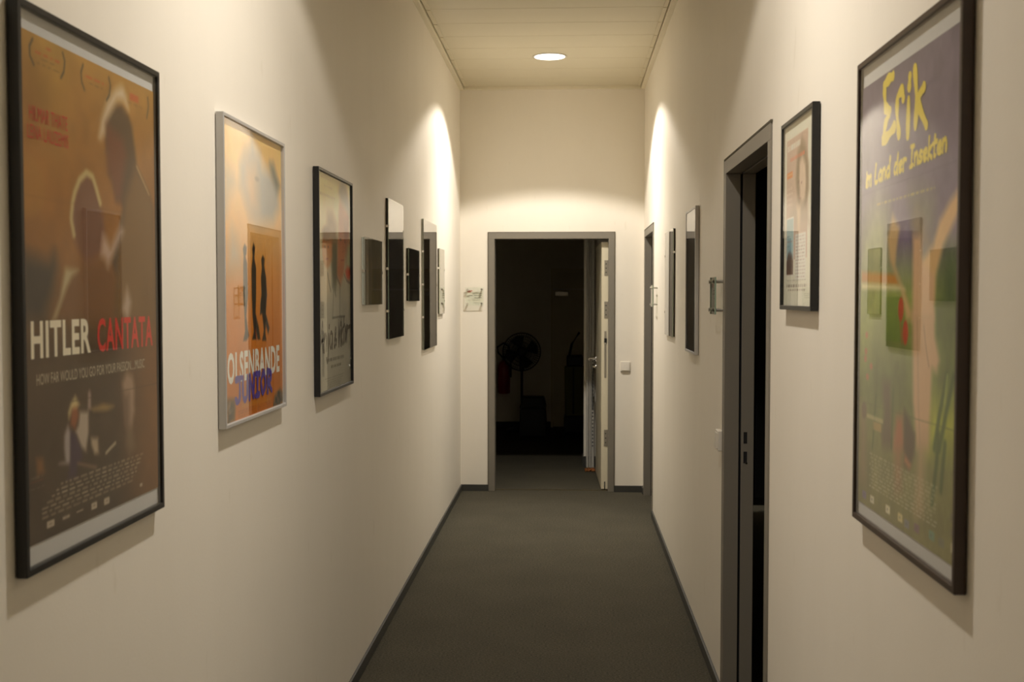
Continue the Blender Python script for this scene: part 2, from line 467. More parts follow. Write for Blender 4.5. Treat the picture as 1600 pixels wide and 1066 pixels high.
MB().cyl((0.0, HY, HZ - 0.075), (-0.030, HY, HZ - 0.075), 0.012, n=14).cyl((0.0, HY, HZ - 0.075), (-0.008, HY, HZ - 0.075), 0.026, n=20).build('key_cylinder', M['chrome'], leaf)

# ------------------------------------------------------------------ ceiling downlights
def downlight(y, label, watts2, tilt=0.0, shift=0.0):
    root = empty('ceiling_light', (CX, y, ZC)); prop(root, label, 'lamp', 'round downlights along the corridor')
    MB().lathe([(0.109, -0.0045), (0.112, -0.0060), (0.122, -0.0055), (0.126, -0.0010), (0.109, -0.0010), (0.109, -0.0045)], n=48).build('trim_ring', M['plastic'], root, smooth=True)
    MB().lathe([(0.0001, -0.0035), (0.109, -0.0025), (0.109, -0.0005), (0.0001, -0.0005)], n=48).build('diffuser', M['lamp'], root, smooth=False)
    for nm, watts, ang, bl in (('beam', watts2[0], CONE, 0.16), ('beam_core', watts2[1], CONE * 0.86, 1.0)):
        ld = bpy.data.lights.new(nm, 'SPOT')
        ld.energy = watts; ld.color = LAMP_COLOR
        ld.spot_size = R(ang); ld.spot_blend = bl; ld.shadow_soft_size = 0.055
        lo = bpy.data.objects.new(nm, ld); COL.objects.link(lo); lo.parent = root
        lo.location = (0, shift, -0.012); lo.rotation_euler = (R(tilt), 0, 0)
    return root
downlight(LAMP_Y[0], 'round glowing downlight in the ceiling before the end door', LAMP_WATTS[0], -6.0, -0.05)
downlight(LAMP_Y[1], 'round downlight in the ceiling above the silver framed orange poster', LAMP_WATTS[1])
downlight(LAMP_Y[2], 'round downlight in the ceiling behind the viewer', LAMP_WATTS[2])

# black cabinet added in the side room to keep the near doorway's view dark
cb = empty('added_dark_cabinet', (1.75, 9.10, 0)); prop(cb, 'tall black cabinet added deep in the side room to darken the near right doorway', 'cabinet')
MB().box(-0.9, 0.9, -0.20, 0.30, 0, 2.75).build('body', M['black'], cb, bevel=0.004)
for k in range(3):
    dr = MB().box(-0.895 + 0.6 * k, -0.305 + 0.6 * k, -0.222, -0.201, 0.06, 2.73).build('cabinet_door', M['black'], cb, bevel=0.003)
    MB().box(-0.36 + 0.6 * k, -0.345 + 0.6 * k, -0.245, -0.223, 1.0, 1.2).build('door_pull', M['steel'], dr)

# ------------------------------------------------------------------ printed sheets: ink fields and lettering
class Sheet:
    """Ink colours on a fine paper grid; u runs right, v runs down, both 0..1."""
    def __init__(s, w, h, cell, bg, gain=2.2, seed=1):
        s.w, s.h, s.gain = w, h, gain
        s.nu, s.nv = int(w / cell) + 1, int(h / cell) + 1
        u = np.linspace(0, 1, s.nu); v = np.linspace(0, 1, s.nv)
        s.U, s.V = np.meshgrid(u, v)
        s.C = np.zeros((s.nv, s.nu, 3)); s.C[:] = np.array(bg) / 255.0
        s.rs = np.random.RandomState(seed)
    def mix(s, mask, color, a=1.0):
        m = (np.clip(mask, 0, 1) * a)[..., None]
        c = np.array(color) / 255.0
        s.C = s.C * (1 - m) + c * m
        return s
    def vgrad(s, stops):
        vs = [p[0] for p in stops]
        for k in range(3):
            s.C[..., k] = np.interp(s.V, vs, [p[1][k] / 255.0 for p in stops])
        return s
    def noise(s, nx, ny):
        g = s.rs.rand(ny + 2, nx + 2)
        x = s.U * nx; y = s.V * ny
        i = x.astype(int); j = y.astype(int); fx = x - i; fy = y - j
        fx = fx * fx * (3 - 2 * fx); fy = fy * fy * (3 - 2 * fy)
        return (g[j, i] * (1 - fx) + g[j, i + 1] * fx) * (1 - fy) + (g[j + 1, i] * (1 - fx) + g[j + 1, i + 1] * fx) * fy
    def mottle(s, nx, ny, amp):
        n = s.noise(nx, ny) * 0.6 + s.noise(nx * 3, ny * 3) * 0.4 - 0.5
        s.C = np.clip(s.C * (1 + 2 * amp * n[..., None]), 0, 1); return s
    def _seg(s, p, q):
        ax, ay = p[0] * s.w, p[1] * s.h; bx, by = q[0] * s.w, q[1] * s.h
        X, Y = s.U * s.w - ax, s.V * s.h - ay; dx, dy = bx - ax, by - ay
        t = np.clip((X * dx + Y * dy) / (dx * dx + dy * dy + 1e-12), 0, 1)
        return np.hypot(X - t * dx, Y - t * dy)
    def poly(s, pts, color, soft=0.006, a=1.0):
        d = np.full(s.U.shape, 9.0); ins = np.zeros(s.U.shape, bool)
        n = len(pts)
        for i in range(n):
            p, q = pts[i], pts[(i + 1) % n]
            d = np.minimum(d, s._seg(p, q))
            if p[1] != q[1]:
                c = ((p[1] > s.V) != (q[1] > s.V)) & (s.U < (q[0] - p[0]) * (s.V - p[1]) / (q[1] - p[1]) + p[0])
                ins ^= c
        sd = np.where(ins, d, -d)
        return s.mix(sd / soft * 0.5 + 0.5, color, a)
    def line(s, pts, width, color, a=1.0, soft=0.002):
        d = np.full(s.U.shape, 9.0)
        for p, q in zip(pts[:-1], pts[1:]): d = np.minimum(d, s._seg(p, q))
        return s.mix((width / 2 - d) / soft + 0.5, color, a)
    def oval(s, cu, cv, ru, rv, color, a=1.0, soft=0.25):
        r = np.hypot((s.U - cu) / ru, (s.V - cv) / rv)
        return s.mix((1 - r) / soft + 0.5 * (soft < 0.5), color, a)
    def rect(s, u0, v0, u1, v1, color, a=1.0):
        e = 0.002
        m = np.clip((s.U - u0) * s.w / e, 0, 1) * np.clip((u1 - s.U) * s.w / e, 0, 1) * np.clip((s.V - v0) * s.h / e, 0, 1) * np.clip((v1 - s.V) * s.h / e, 0, 1)
        return s.mix(m, color, a)
    def words(s, u0, u1, v, height, color, a=0.8, fill=0.8):
        """A row too small to read: word-length dashes."""
        u = u0
        while u < u1:
            L = s.rs.uniform(0.010, 0.032) / s.w
            s.rect(u, v - height / s.h / 2, min(u + L, u1), v + height / s.h / 2, color, a * s.rs.uniform(0.6, 1.0))
            u += L + 0.005 / s.w * (1 / fill)
        return s
    def build(s, name, parent, x0, y0, z):
        """Link as a sheet whose lower left corner is at x0,y0 of the parent, at height z above the wall."""
        nu, nv = s.nu, s.nv
        co = np.zeros((nv * nu, 3)); co[:, 0] = x0 + s.U.ravel() * s.w; co[:, 1] = y0 + (1 - s.V.ravel()) * s.h; co[:, 2] = z
        idx = np.arange(nv * nu).reshape(nv, nu)
        q = np.stack([idx[1:, :-1], idx[1:, 1:], idx[:-1, 1:], idx[:-1, :-1]], -1).reshape(-1, 4)
        me = bpy.data.meshes.new(name)
        me.vertices.add(len(co)); me.vertices.foreach_set('co', co.ravel())
        me.loops.add(q.size); me.loops.foreach_set('vertex_index', q.ravel().astype(np.int32))
        me.polygons.add(len(q)); me.polygons.foreach_set('loop_start', np.arange(0, q.size, 4, dtype=np.int32))
        at = me.color_attributes.new('ink', 'FLOAT_COLOR', 'POINT')
        c = np.ones((nv * nu, 4)); c[:, :3] = np.clip(srgb(np.clip(s.C, 0, 1)).reshape(-1, 3) * s.gain, 0, 0.85)
        at.data.foreach_set('color', c.ravel().astype(np.float32))
        me.update(calc_edges=True); me.validate()
        me.materials.append(M['print'])
        o = bpy.data.objects.new(name, me); COL.objects.link(o); o.parent = parent
        return o

INK = {}
def ink(col, gain=2.2):
    k = (col, gain)
    if k not in INK:
        l = np.clip(srgb(np.array(col) / 255.0) * gain, 0, 0.85)
        INK[k] = plain('ink_%02x%02x%02x' % col, tuple(float(x) for x in l) + (1,), 0.6, spec=0.2, var=0.03)
    return INK[k]

def lettering(name, text, parent, u0, u1, vtop, vbot, S, org, z, mat, bold=0.0, shear=0.0, space=1.0):
    """Block lettering fitted into a box given in sheet coordinates."""
    cu = bpy.data.curves.new(name, 'FONT'); cu.body = text; cu.size = 1.0; cu.offset = bold; cu.space_character = space; cu.fill_mode = 'FRONT'; cu.resolution_u = 3
    to = bpy.data.objects.new(name, cu); COL.objects.link(to)
    bpy.context.view_layer.update()
    me = bpy.data.meshes.new_from_object(to.evaluated_get(bpy.context.evaluated_depsgraph_get()))
    bpy.data.objects.remove(to)
    n = len(me.vertices); co = np.zeros(n * 3); me.vertices.foreach_get('co', co); co = co.reshape(-1, 3)
    mn, mx = co.min(0), co.max(0)
    fx = (co[:, 0] - mn[0]) / (mx[0] - mn[0]); fy = (co[:, 1] - mn[1]) / (mx[1] - mn[1])
    out = np.zeros_like(co)
    out[:, 0] = org[0] + (u0 + fx * (u1 - u0)) * S.w
    vt = vtop if not isinstance(vtop, tuple) else vtop[0] + fx * (vtop[1] - vtop[0])
    vb = vbot if not isinstance(vbot, tuple) else vbot[0] + fx * (vbot[1] - vbot[0])
    v = vb + fy * (vt - vb)
    out[:, 1] = org[1] + (1 - v) * S.h
    out[:, 0] += shear * fy * S.w
    out[:, 2] = z
    me.vertices.foreach_set('co', out.ravel()); me.update()
    me.materials.clear(); me.materials.append(mat); me.name = name
    o = bpy.data.objects.new(name, me); COL.objects.link(o); o.parent = parent
    return o

def brush(name, strokes, width, parent, S, org, z, mat, vary=0.25, seed=3):
    """Brush lettering: flat ribbons with round ends along strokes in sheet coordinates."""
    rs = random.Random(seed); mb = MB()
    for k, st in enumerate(strokes):
        P = [Vector((org[0] + u * S.w, org[1] + (1 - v) * S.h)) for u, v in st]
        Q = []                                            # Catmull-Rom smoothing
        for i in range(len(P) - 1):
            p0, p1, p2, p3 = P[max(i - 1, 0)], P[i], P[i + 1], P[min(i + 2, len(P) - 1)]
            for j in range(5):
                t = j / 5.0
                Q.append(0.5 * ((2 * p1) + (p2 - p0) * t + (2 * p0 - 5 * p1 + 4 * p2 - p3) * t * t + (3 * p1 - p0 - 3 * p2 + p3) * t ** 3))
        Q.append(P[-1])
        n = len(Q); L = []; Rr = []
        zz = z + 0.0006 * k / max(len(strokes), 1)
        for i, p in enumerate(Q):
            d = (Q[min(i + 1, n - 1)] - Q[max(i - 1, 0)])
            d = d.normalized() if d.length > 1e-9 else Vector((0, 1))
            nrm = Vector((-d.y, d.x)); hw = width / 2 * (1 + vary * math.sin(i * 0.9 + k * 2.1 + seed))
            L.append(p + nrm * hw); Rr.append(p - nrm * hw)
        cap = lambda p, d, hw: [p + Vector((math.cos(math.atan2(d.y, d.x) + a), math.sin(math.atan2(d.y, d.x) + a))) * hw for a in (R(60), R(20), R(-20), R(-60))]
        d1 = (Q[-1] - Q[-2]).normalized(); d0 = (Q[0] - Q[1]).normalized()
        c1 = cap(Q[-1], d1, (L[-1] - Rr[-1]).length / 2); c0 = cap(Q[0], d0, (L[0] - Rr[0]).length / 2)
        pts = [(p.x, p.y, zz + 0.000012 * (i % n)) for i, p in enumerate(L + Rr)]
        fs = [(n + i, n + i + 1, i + 1, i) for i in range(n - 1)]
        b0 = len(pts); pts += [(p.x, p.y, zz + 0.000012 * (n - 1)) for p in c1]; fs.append((n - 1, 2 * n - 1, b0 + 3, b0 + 2, b0 + 1, b0))
        b1 = len(pts); pts += [(p.x, p.y, zz) for p in c0]; fs.append((n, 0, b1 + 3, b1 + 2, b1 + 1, b1))
        mb.poly(pts, fs)
    return mb.build(name, mat, parent, fix=False)

HAND = {  # simple brush alphabet: strokes in a box, x-height 0.55, width last
 'i': ([[(.06, .52), (.05, .02)], [(.07, .74), (.075, .80)]], .16),
 'm': ([[(0, .55), (.02, 0)], [(.02, .38), (.12, .56), (.20, .40), (.20, .02)], [(.20, .38), (.32, .56), (.40, .40), (.41, .0)]], .52),
 'L': ([[(.06, 1.0), (.02, .5), (.03, .03), (.30, .04)]], .38),
 'a': ([[(.30, .48), (.12, .54), (.01, .26), (.12, .02), (.26, .18), (.30, .50), (.33, .0)]], .43),
 'n': ([[(0, .55), (.02, 0)], [(.02, .36), (.14, .56), (.24, .42), (.25, .0)]], .36),
 'd': ([[(.28, .46), (.12, .52), (.01, .24), (.12, .0), (.28, .22)], [(.30, 1.0), (.29, .5), (.32, .0)]], .43),
 'e': ([[(.02, .26), (.26, .34), (.18, .54), (.02, .36), (.08, .04), (.28, .08)]], .38),
 'r': ([[(0, .55), (.02, 0)], [(.02, .34), (.12, .54), (.24, .48)]], .32),
 'I': ([[(.12, .98), (.10, .02)], [(.0, 1.0), (.26, .96)], [(-.02, .0), (.24, .05)]], .36),
 's': ([[(.24, .50), (.06, .50), (.06, .34), (.22, .22), (.18, .03), (.0, .06)]], .34),
 'k': ([[(.03, 1.0), (.02, 0)], [(.26, .56), (.04, .30), (.28, .0)]], .37),
 't': ([[(.10, .92), (.08, .10), (.20, .02)], [(-.04, .60), (.26, .64)]], .32),
 'o': ([[(.14, .54), (.01, .28), (.12, .02), (.26, .26), (.16, .54)]], .36),
 'j': ([[(.14, .50), (.12, -.22), (.02, -.40), (-.05, -.28)], [(.16, .74), (.165, .79)]], .26),
 'A': ([[(.0, -.06), (.10, .45), (.22, 1.0), (.30, .45), (.36, .0)], [(.04, .34), (.34, .40)]], .46),
 'V': ([[(.0, .98), (.14, .02), (.22, .40), (.34, 1.06)]], .40),
 '&': ([[(.34, .02), (.10, .62), (.16, .86), (.24, .70), (.02, .22), (.12, .0), (.32, .30)]], .46),
 'J': ([[(.0, .96), (.36, 1.0)], [(.24, .98), (.24, .20), (.12, .0), (-.02, .16)]], .44),
 'U': ([[(.0, 1.0), (.02, .22), (.14, .0), (.28, .20), (.30, 1.0)]], .44),
 'N': ([[(.0, .0), (.02, 1.0)], [(.02, .98), (.28, .04)], [(.28, .02), (.30, 1.0)]], .44),
 'O': ([[(.18, 1.0), (.0, .56), (.14, .02), (.32, .44), (.20, 1.0)]], .46),
 'R': ([[(.03, .0), (.02, 1.0)], [(.02, .98), (.28, .84), (.24, .58), (.04, .48)], [(.06, .48), (.34, .0)]], .44),
 ' ': ([], .30),
}
def hand_strokes(text, u0, u1, v0, v1, size, shear=0.0):
    """Strokes of hand-written text from (u0,v0) to (u1,v1); size is the ascender height in v."""
    tot = sum(HAND[c][1] for c in text); x = 0; out = []
    for c in text:
        st, wd = HAND[c]
        for s_ in st:
            q = []
            for a, b in s_:
                f = (x + a + shear * b) / tot
                q.append((u0 + f * (u1 - u0), v0 + f * (v1 - v0) - b * size))
            out.append(q)
        x += wd
    return out
# outlines in sheet coordinates (u right, v down)
ART = {
 'HITLER': {
  'man': [(0.658,0.074),(0.708,0.067),(0.768,0.084),(0.798,0.109),(0.818,0.153),(0.834,0.199),(0.875,0.222),(0.946,0.259),(0.982,0.292),(0.991,0.429),(0.984,0.573),(0.641,0.568),(0.652,0.472),(0.61,0.433),(0.678,0.352),(0.706,0.307),(0.693,0.297),(0.652,0.292),(0.631,0.258),(0.595,0.236),(0.587,0.197),(0.58,0.188),(0.575,0.148),(0.578,0.121),(0.628,0.089)],
  'coat': [(0.819,0.204),(0.875,0.222),(0.946,0.259),(0.982,0.292),(0.991,0.429),(0.984,0.573),(0.641,0.568),(0.652,0.472),(0.675,0.399),(0.71,0.354),(0.733,0.287)],
  'face': [(0.583,0.121),(0.655,0.135),(0.724,0.148),(0.743,0.182),(0.723,0.222),(0.694,0.29),(0.649,0.289),(0.631,0.258),(0.589,0.225)],
  'halo': [(0.705,0.024),(0.659,0.038),(0.59,0.074),(0.546,0.119),(0.525,0.161),(0.541,0.161),(0.57,0.146),(0.574,0.122),(0.628,0.089),(0.673,0.059),(0.728,0.055),(0.769,0.07),(0.75,0.041),(0.725,0.024)],
  'rimback': [(0.834,0.199),(0.875,0.222),(0.946,0.261)],
  'whead': [(0.429,0.246),(0.372,0.269),(0.338,0.304),(0.32,0.344),(0.323,0.384),(0.359,0.415),(0.408,0.438),(0.465,0.436),(0.537,0.417),(0.563,0.375),(0.551,0.333),(0.519,0.297),(0.479,0.261)],
  'wrim': [(0.334,0.383),(0.317,0.351),(0.327,0.318),(0.344,0.294),(0.378,0.265),(0.429,0.245),(0.474,0.251),(0.502,0.277),(0.528,0.306)],
  'wbody': [(0.391,0.435),(0.477,0.436),(0.585,0.434),(0.634,0.458),(0.628,0.568),(0.191,0.561),(0.277,0.476),(0.363,0.455)],
  'wedge': [(0.272,0.455),(0.293,0.455),(0.363,0.457),(0.319,0.471),(0.276,0.499),(0.211,0.556),(0.186,0.561),(0.234,0.518)],
  'collar': [(0.525,0.421),(0.545,0.375),(0.569,0.381),(0.605,0.401),(0.684,0.348),(0.717,0.361),(0.61,0.43),(0.578,0.448),(0.56,0.431)],
  'dark': [(0.012,0.431),(0.168,0.443),(0.203,0.426),(0.217,0.454),(0.194,0.499),(0.124,0.56),(0.005,0.558)],
  'spot': [(0.737,0.493),(0.769,0.527),(0.761,0.545),(0.74,0.57),(0.694,0.545)],
  'pback': [(0.272,0.782),(0.249,0.803),(0.247,0.829),(0.254,0.857),(0.211,0.857),(0.286,0.866),(0.292,0.799)],
  'pbody': [(0.29,0.795),(0.33,0.81),(0.358,0.84),(0.373,0.86),(0.334,0.87),(0.325,0.897),(0.266,0.895),(0.287,0.856)],
  'phead': [(0.303,0.743),(0.34,0.741),(0.347,0.769),(0.323,0.795),(0.29,0.783)],
  'phair': [(0.326,0.724),(0.355,0.745),(0.333,0.75),(0.303,0.75),(0.28,0.771),(0.277,0.757),(0.296,0.738)],
  'sheet': [(0.355,0.76),(0.418,0.765),(0.416,0.81),(0.396,0.848),(0.366,0.838),(0.323,0.8),(0.346,0.788)],
  'candle': [(0.417,0.723),(0.427,0.717),(0.438,0.726),(0.436,0.761),(0.413,0.759)],
  'leaf': [(0.44,0.76),(0.531,0.755),(0.616,0.766),(0.555,0.772),(0.456,0.766)],
  'hand': [(0.433,0.823),(0.486,0.828),(0.488,0.862),(0.459,0.862),(0.436,0.84)],
  'keys': [(0.334,0.867),(0.474,0.89),(0.466,0.895),(0.334,0.871)],
  'stroke': [(0.546,0.868),(0.577,0.861),(0.621,0.852)],
  'rface': [(0.683,0.717),(0.725,0.692),(0.775,0.706),(0.791,0.733),(0.785,0.771),(0.79,0.79),(0.765,0.822),(0.731,0.829),(0.704,0.812),(0.697,0.77),(0.689,0.739)],
  'rdark': [(0.689,0.744),(0.735,0.75),(0.737,0.799),(0.731,0.827),(0.704,0.812),(0.697,0.77)],
  'rneck': [(0.713,0.823),(0.76,0.824),(0.796,0.877),(0.737,0.892),(0.711,0.864)],
  'thumb': [(0.072,0.832),(0.111,0.836),(0.119,0.865),(0.077,0.866)],
  'par1': [(0.091,0.012),(0.072,0.028),(0.074,0.046),(0.096,0.061)],
  'par1b': [(0.277,0.011),(0.29,0.026),(0.283,0.049),(0.263,0.064)],
  'par2': [(0.416,0.015),(0.4,0.034),(0.405,0.054),(0.423,0.068)],
  'par2b': [(0.609,0.017),(0.621,0.033),(0.611,0.056),(0.589,0.07)],
  'par3b': [(0.945,0.021),(0.952,0.042),(0.934,0.072)],
  'aw1': [(0.102,0.033),(0.258,0.035),(0.171,0.016),(0.204,0.02),(0.112,0.054),(0.257,0.054),(0.138,0.043),(0.23,0.044)],
  'aw2': [(0.431,0.038),(0.588,0.036),(0.455,0.049),(0.56,0.049)],
  'aw3': [(0.786,0.041),(0.875,0.038),(0.774,0.053),(0.915,0.053)],
  'names': [(0.082,0.141),(0.322,0.15),(0.07,0.173),(0.326,0.183)],
  'title1': [(0.05,0.559),(0.049,0.634),(0.427,0.563),(0.43,0.638)],
  'title2': [(0.477,0.563),(0.48,0.638),(0.941,0.568),(0.947,0.643)],
  'tag': [(0.101,0.664),(0.103,0.684),(0.886,0.673),(0.89,0.691)],
  'cred': [(0.256,0.909),(0.857,0.9),(0.16,0.907),(0.909,0.939),(0.049,0.92),(0.908,0.95),(0.032,0.929),(0.854,0.961),(0.081,0.943),(0.405,0.954)],
  'logos': [(0.153,0.973),(0.253,0.973),(0.347,0.973),(0.45,0.975),(0.546,0.977),(0.838,0.975)],
 },
 'ERIK': {
  'E': [[(0.362,0.017),(0.318,0.018),(0.267,0.025)],[(0.267,0.024),(0.274,0.051),(0.285,0.078)],[(0.285,0.078),(0.337,0.09)],[(0.326,0.095),(0.288,0.114),(0.269,0.138),(0.26,0.151)],[(0.26,0.15),(0.32,0.143),(0.385,0.13)]],
  'r': [[(0.435,0.151),(0.415,0.11),(0.418,0.072),(0.463,0.061),(0.477,0.079)]],
  'i': [[(0.54,0.043),(0.536,0.061)],[(0.53,0.089),(0.527,0.163)]],
  'k': [[(0.589,0.035),(0.609,0.099),(0.601,0.151)],[(0.675,0.081),(0.624,0.104),(0.702,0.16)]],
  'line': [(0.075,0.237),(0.146,0.238),(0.205,0.239),(0.354,0.238),(0.397,0.235),(0.499,0.232),(0.548,0.239),(0.594,0.235),(0.884,0.232),(0.882,0.208),(0.591,0.189),(0.395,0.203),(0.202,0.194),(0.093,0.204)],
  'sub': [(0.208,0.289),(0.781,0.292)],
  'fold': [(0.002,0.252),(0.973,0.254)],
  'larm': [(0.375,0.322),(0.451,0.354),(0.421,0.402),(0.41,0.435),(0.519,0.495),(0.584,0.532),(0.585,0.549),(0.535,0.55),(0.466,0.479),(0.354,0.423),(0.322,0.371)],
  'rarm': [(0.977,0.303),(0.98,0.344),(0.856,0.405),(0.797,0.461),(0.789,0.506),(0.677,0.506),(0.672,0.43),(0.771,0.4),(0.822,0.355),(0.911,0.32)],
  'body': [(0.586,0.376),(0.663,0.378),(0.684,0.435),(0.786,0.461),(0.794,0.546),(0.591,0.549)],
  'body2': [(0.59,0.536),(0.791,0.534),(0.799,0.578),(0.839,0.623),(0.817,0.647),(0.776,0.643),(0.769,0.707),(0.753,0.8),(0.65,0.81),(0.608,0.718)],
  'body3': [(0.653,0.783),(0.749,0.775),(0.717,0.843),(0.708,0.936),(0.648,0.944),(0.658,0.849)],
  'crown': [(0.598,0.376),(0.572,0.349),(0.618,0.32),(0.678,0.344),(0.738,0.396),(0.67,0.399)],
  'orange': [(0.011,0.441),(0.411,0.453),(0.459,0.478),(0.013,0.467)],
  'cream': [(0.013,0.469),(0.466,0.478),(0.518,0.487),(0.014,0.483)],
  'redfl': [(0.476,0.528),(0.442,0.51)],
  'redfl2': [(0.524,0.577),(0.497,0.561)],
  'tree1': [(0.005,0.36),(0.092,0.313),(0.2,0.289),(0.304,0.309),(0.35,0.367),(0.327,0.445),(0.011,0.44)],
  'tree2': [(0.556,0.293),(0.675,0.293),(0.766,0.316),(0.77,0.378),(0.679,0.354),(0.582,0.323)],
  'dk1': [(0.831,0.505),(0.876,0.405),(0.985,0.427),(0.993,0.543),(0.802,0.546)],
  'dk2': [(0.78,0.534),(0.983,0.532),(0.99,0.642),(0.955,0.695),(0.791,0.701),(0.839,0.63)],
  'dk3': [(0.031,0.738),(0.222,0.627),(0.421,0.609),(0.589,0.614),(0.596,0.719),(0.376,0.75),(0.073,0.754)],
  'fig1': [(0.286,0.694),(0.372,0.689),(0.39,0.76),(0.409,0.833),(0.296,0.844),(0.276,0.812),(0.306,0.767)],
  'red': [(0.445,0.762),(0.51,0.757),(0.527,0.822),(0.422,0.832)],
  'oval': [(0.522,0.74),(0.573,0.755),(0.624,0.785),(0.614,0.813),(0.527,0.822)],
  'red2': [(0.417,0.804),(0.511,0.796),(0.502,0.911),(0.443,0.926)],
  'oval2': [(0.535,0.794),(0.63,0.785),(0.625,0.826),(0.58,0.864),(0.531,0.856)],
  'blades': [[(0.902,0.649),(0.846,0.727),(0.807,0.795)],[(0.952,0.649),(0.897,0.723),(0.85,0.791)],[(0.839,0.767),(0.829,0.818),(0.793,0.905)],[(0.893,0.781),(0.866,0.87)],[(0.214,0.727),(0.176,0.855)],[(0.407,0.709),(0.395,0.834)]],
  'lawn': [(0.747,0.709),(0.993,0.697),(0.998,0.777),(0.753,0.8)],
  'spots': [(0.087,0.593),(0.081,0.632),(0.075,0.65),(0.148,0.665),(0.102,0.692)],
  'cred': [(0.148,0.881),(0.873,0.876),(0.172,0.925),(0.875,0.913)],
  'logos': [(0.055,0.979),(0.155,0.978),(0.339,0.977),(0.472,0.977),(0.539,0.981),(0.635,0.976),(0.769,0.971),(0.951,0.969),(0.941,0.913),(0.942,0.94),(0.852,0.973)],
  'fold2': [(0.032,0.756),(0.997,0.748)],
 },
 'OLSEN': {
  'dome': [(0.47,0.028),(0.53,0.051),(0.603,0.066),(0.644,0.11),(0.799,0.115),(0.938,0.159),(0.947,0.241),(0.837,0.302),(0.529,0.321),(0.427,0.305),(0.276,0.206),(0.27,0.134),(0.339,0.086),(0.438,0.056)],
  'facel': [(0.376,0.116),(0.538,0.11),(0.555,0.186),(0.573,0.271),(0.428,0.3),(0.334,0.202)],
  'streak': [(0.778,0.081),(0.859,0.078),(0.974,0.156),(0.901,0.189),(0.822,0.131)],
  'cloudl': [(0.044,0.161),(0.185,0.173),(0.22,0.21),(0.11,0.242),(0.055,0.3),(0.038,0.301)],
  'ghost': [(0.141,0.359),(0.231,0.396),(0.266,0.435),(0.264,0.484),(0.082,0.5),(0.094,0.42)],
  'f1': [(0.335,0.4),(0.369,0.412),(0.363,0.433),(0.346,0.443),(0.371,0.466),(0.38,0.574),(0.353,0.65),(0.371,0.692),(0.393,0.72),(0.349,0.735),(0.301,0.734),(0.331,0.703),(0.324,0.649),(0.308,0.574),(0.312,0.475),(0.319,0.442),(0.309,0.418)],
  'f2': [(0.48,0.391),(0.508,0.407),(0.492,0.446),(0.522,0.48),(0.518,0.574),(0.504,0.643),(0.555,0.687),(0.585,0.736),(0.542,0.738),(0.502,0.699),(0.511,0.729),(0.521,0.736),(0.445,0.734),(0.475,0.707),(0.453,0.642),(0.446,0.574),(0.446,0.485),(0.466,0.438),(0.459,0.413)],
  'f3': [(0.641,0.431),(0.673,0.446),(0.661,0.468),(0.697,0.512),(0.712,0.574),(0.687,0.645),(0.752,0.7),(0.728,0.724),(0.685,0.685),(0.672,0.716),(0.693,0.745),(0.617,0.743),(0.651,0.707),(0.621,0.644),(0.582,0.65),(0.59,0.609),(0.613,0.574),(0.605,0.513),(0.624,0.478),(0.612,0.447)],
  'olsen': [(0.083,0.762),(0.108,0.873),(0.956,0.764),(0.962,0.876)],
  'junior': [(0.183,0.931),(0.29,0.857),(0.303,0.932),(0.807,0.94),(0.742,0.851)],
  'city1': [(0.046,0.921),(0.16,0.926),(0.166,0.964),(0.156,1.001),(0.058,0.996)],
  'city2': [(0.836,0.961),(0.949,0.941),(1.032,0.966),(1.03,1.002),(0.834,1.0)],
  'lines': [(0.252,0.971),(0.825,0.987)],
  'gold': [(0.27,0.948),(0.747,0.959),(0.766,0.972),(0.269,0.965)],
  'top': [(0.285,0.002),(0.993,0.011)],
 },
 'ANJA': {
  'hair': [(0.754,-0.006),(0.871,0.009),(0.976,0.076),(0.986,0.147),(0.866,0.122),(0.712,0.093),(0.637,0.06),(0.664,0.024)],
  'rface': [(0.686,0.095),(0.866,0.122),(0.973,0.148),(0.981,0.293),(0.913,0.286),(0.858,0.343),(0.803,0.395),(0.748,0.454),(0.623,0.433),(0.588,0.37),(0.603,0.298),(0.63,0.242),(0.646,0.146)],
  'lhair': [(0.3,0.177),(0.439,0.173),(0.557,0.226),(0.553,0.308),(0.433,0.312),(0.274,0.257)],
  'lface': [(0.172,0.313),(0.434,0.296),(0.43,0.385),(0.359,0.405),(0.223,0.401),(0.17,0.363)],
  'neckr': [(0.574,0.4),(0.802,0.403),(0.774,0.454),(0.67,0.509),(0.572,0.464)],
  'gshirt': [(0.41,0.297),(0.579,0.291),(0.584,0.457),(0.52,0.54),(0.425,0.511),(0.406,0.393)],
  'red': [(0.827,0.437),(0.908,0.413),(1.017,0.426),(1.057,0.466),(0.905,0.484)],
  'lbody': [(0.071,0.404),(0.36,0.401),(0.427,0.459),(0.354,0.54),(0.216,0.584),(0.063,0.583)],
  'table': [[(0.461,0.518),(0.431,0.666)],[(0.657,0.517),(0.651,0.665)],[(0.419,0.666),(0.638,0.663),(0.818,0.664)]],
  'dstroke': [[(0.523,0.457),(0.498,0.488),(0.437,0.518)],[(0.8,0.453),(0.879,0.484),(0.987,0.495)],[(0.288,0.457),(0.332,0.504),(0.377,0.54)],[(0.547,0.465),(0.67,0.509)],[(0.496,0.532),(0.531,0.562)]],
  'script': [(0.062,0.754),(1.006,0.717),(0.246,0.861),(0.531,0.691),(0.526,0.812),(0.857,0.794)],
  't1': [(0.333,0.857),(0.811,0.86)],
  't2': [(0.407,0.892),(0.712,0.896)],
  'cred': [(0.231,0.946),(0.808,0.953),(0.242,0.966),(0.765,0.972),(0.39,0.995),(0.653,0.999)],
  'ttop': [(0.151,0.012),(0.445,0.009),(0.238,0.048),(0.48,0.045),(0.105,0.086),(0.55,0.092)],
 },
 'PAPER': {
  'cover': [(0.086,0.081),(0.778,0.072),(0.813,0.748),(0.131,0.75)],
  'title': [(0.124,0.104),(0.563,0.113),(0.126,0.136),(0.565,0.144)],
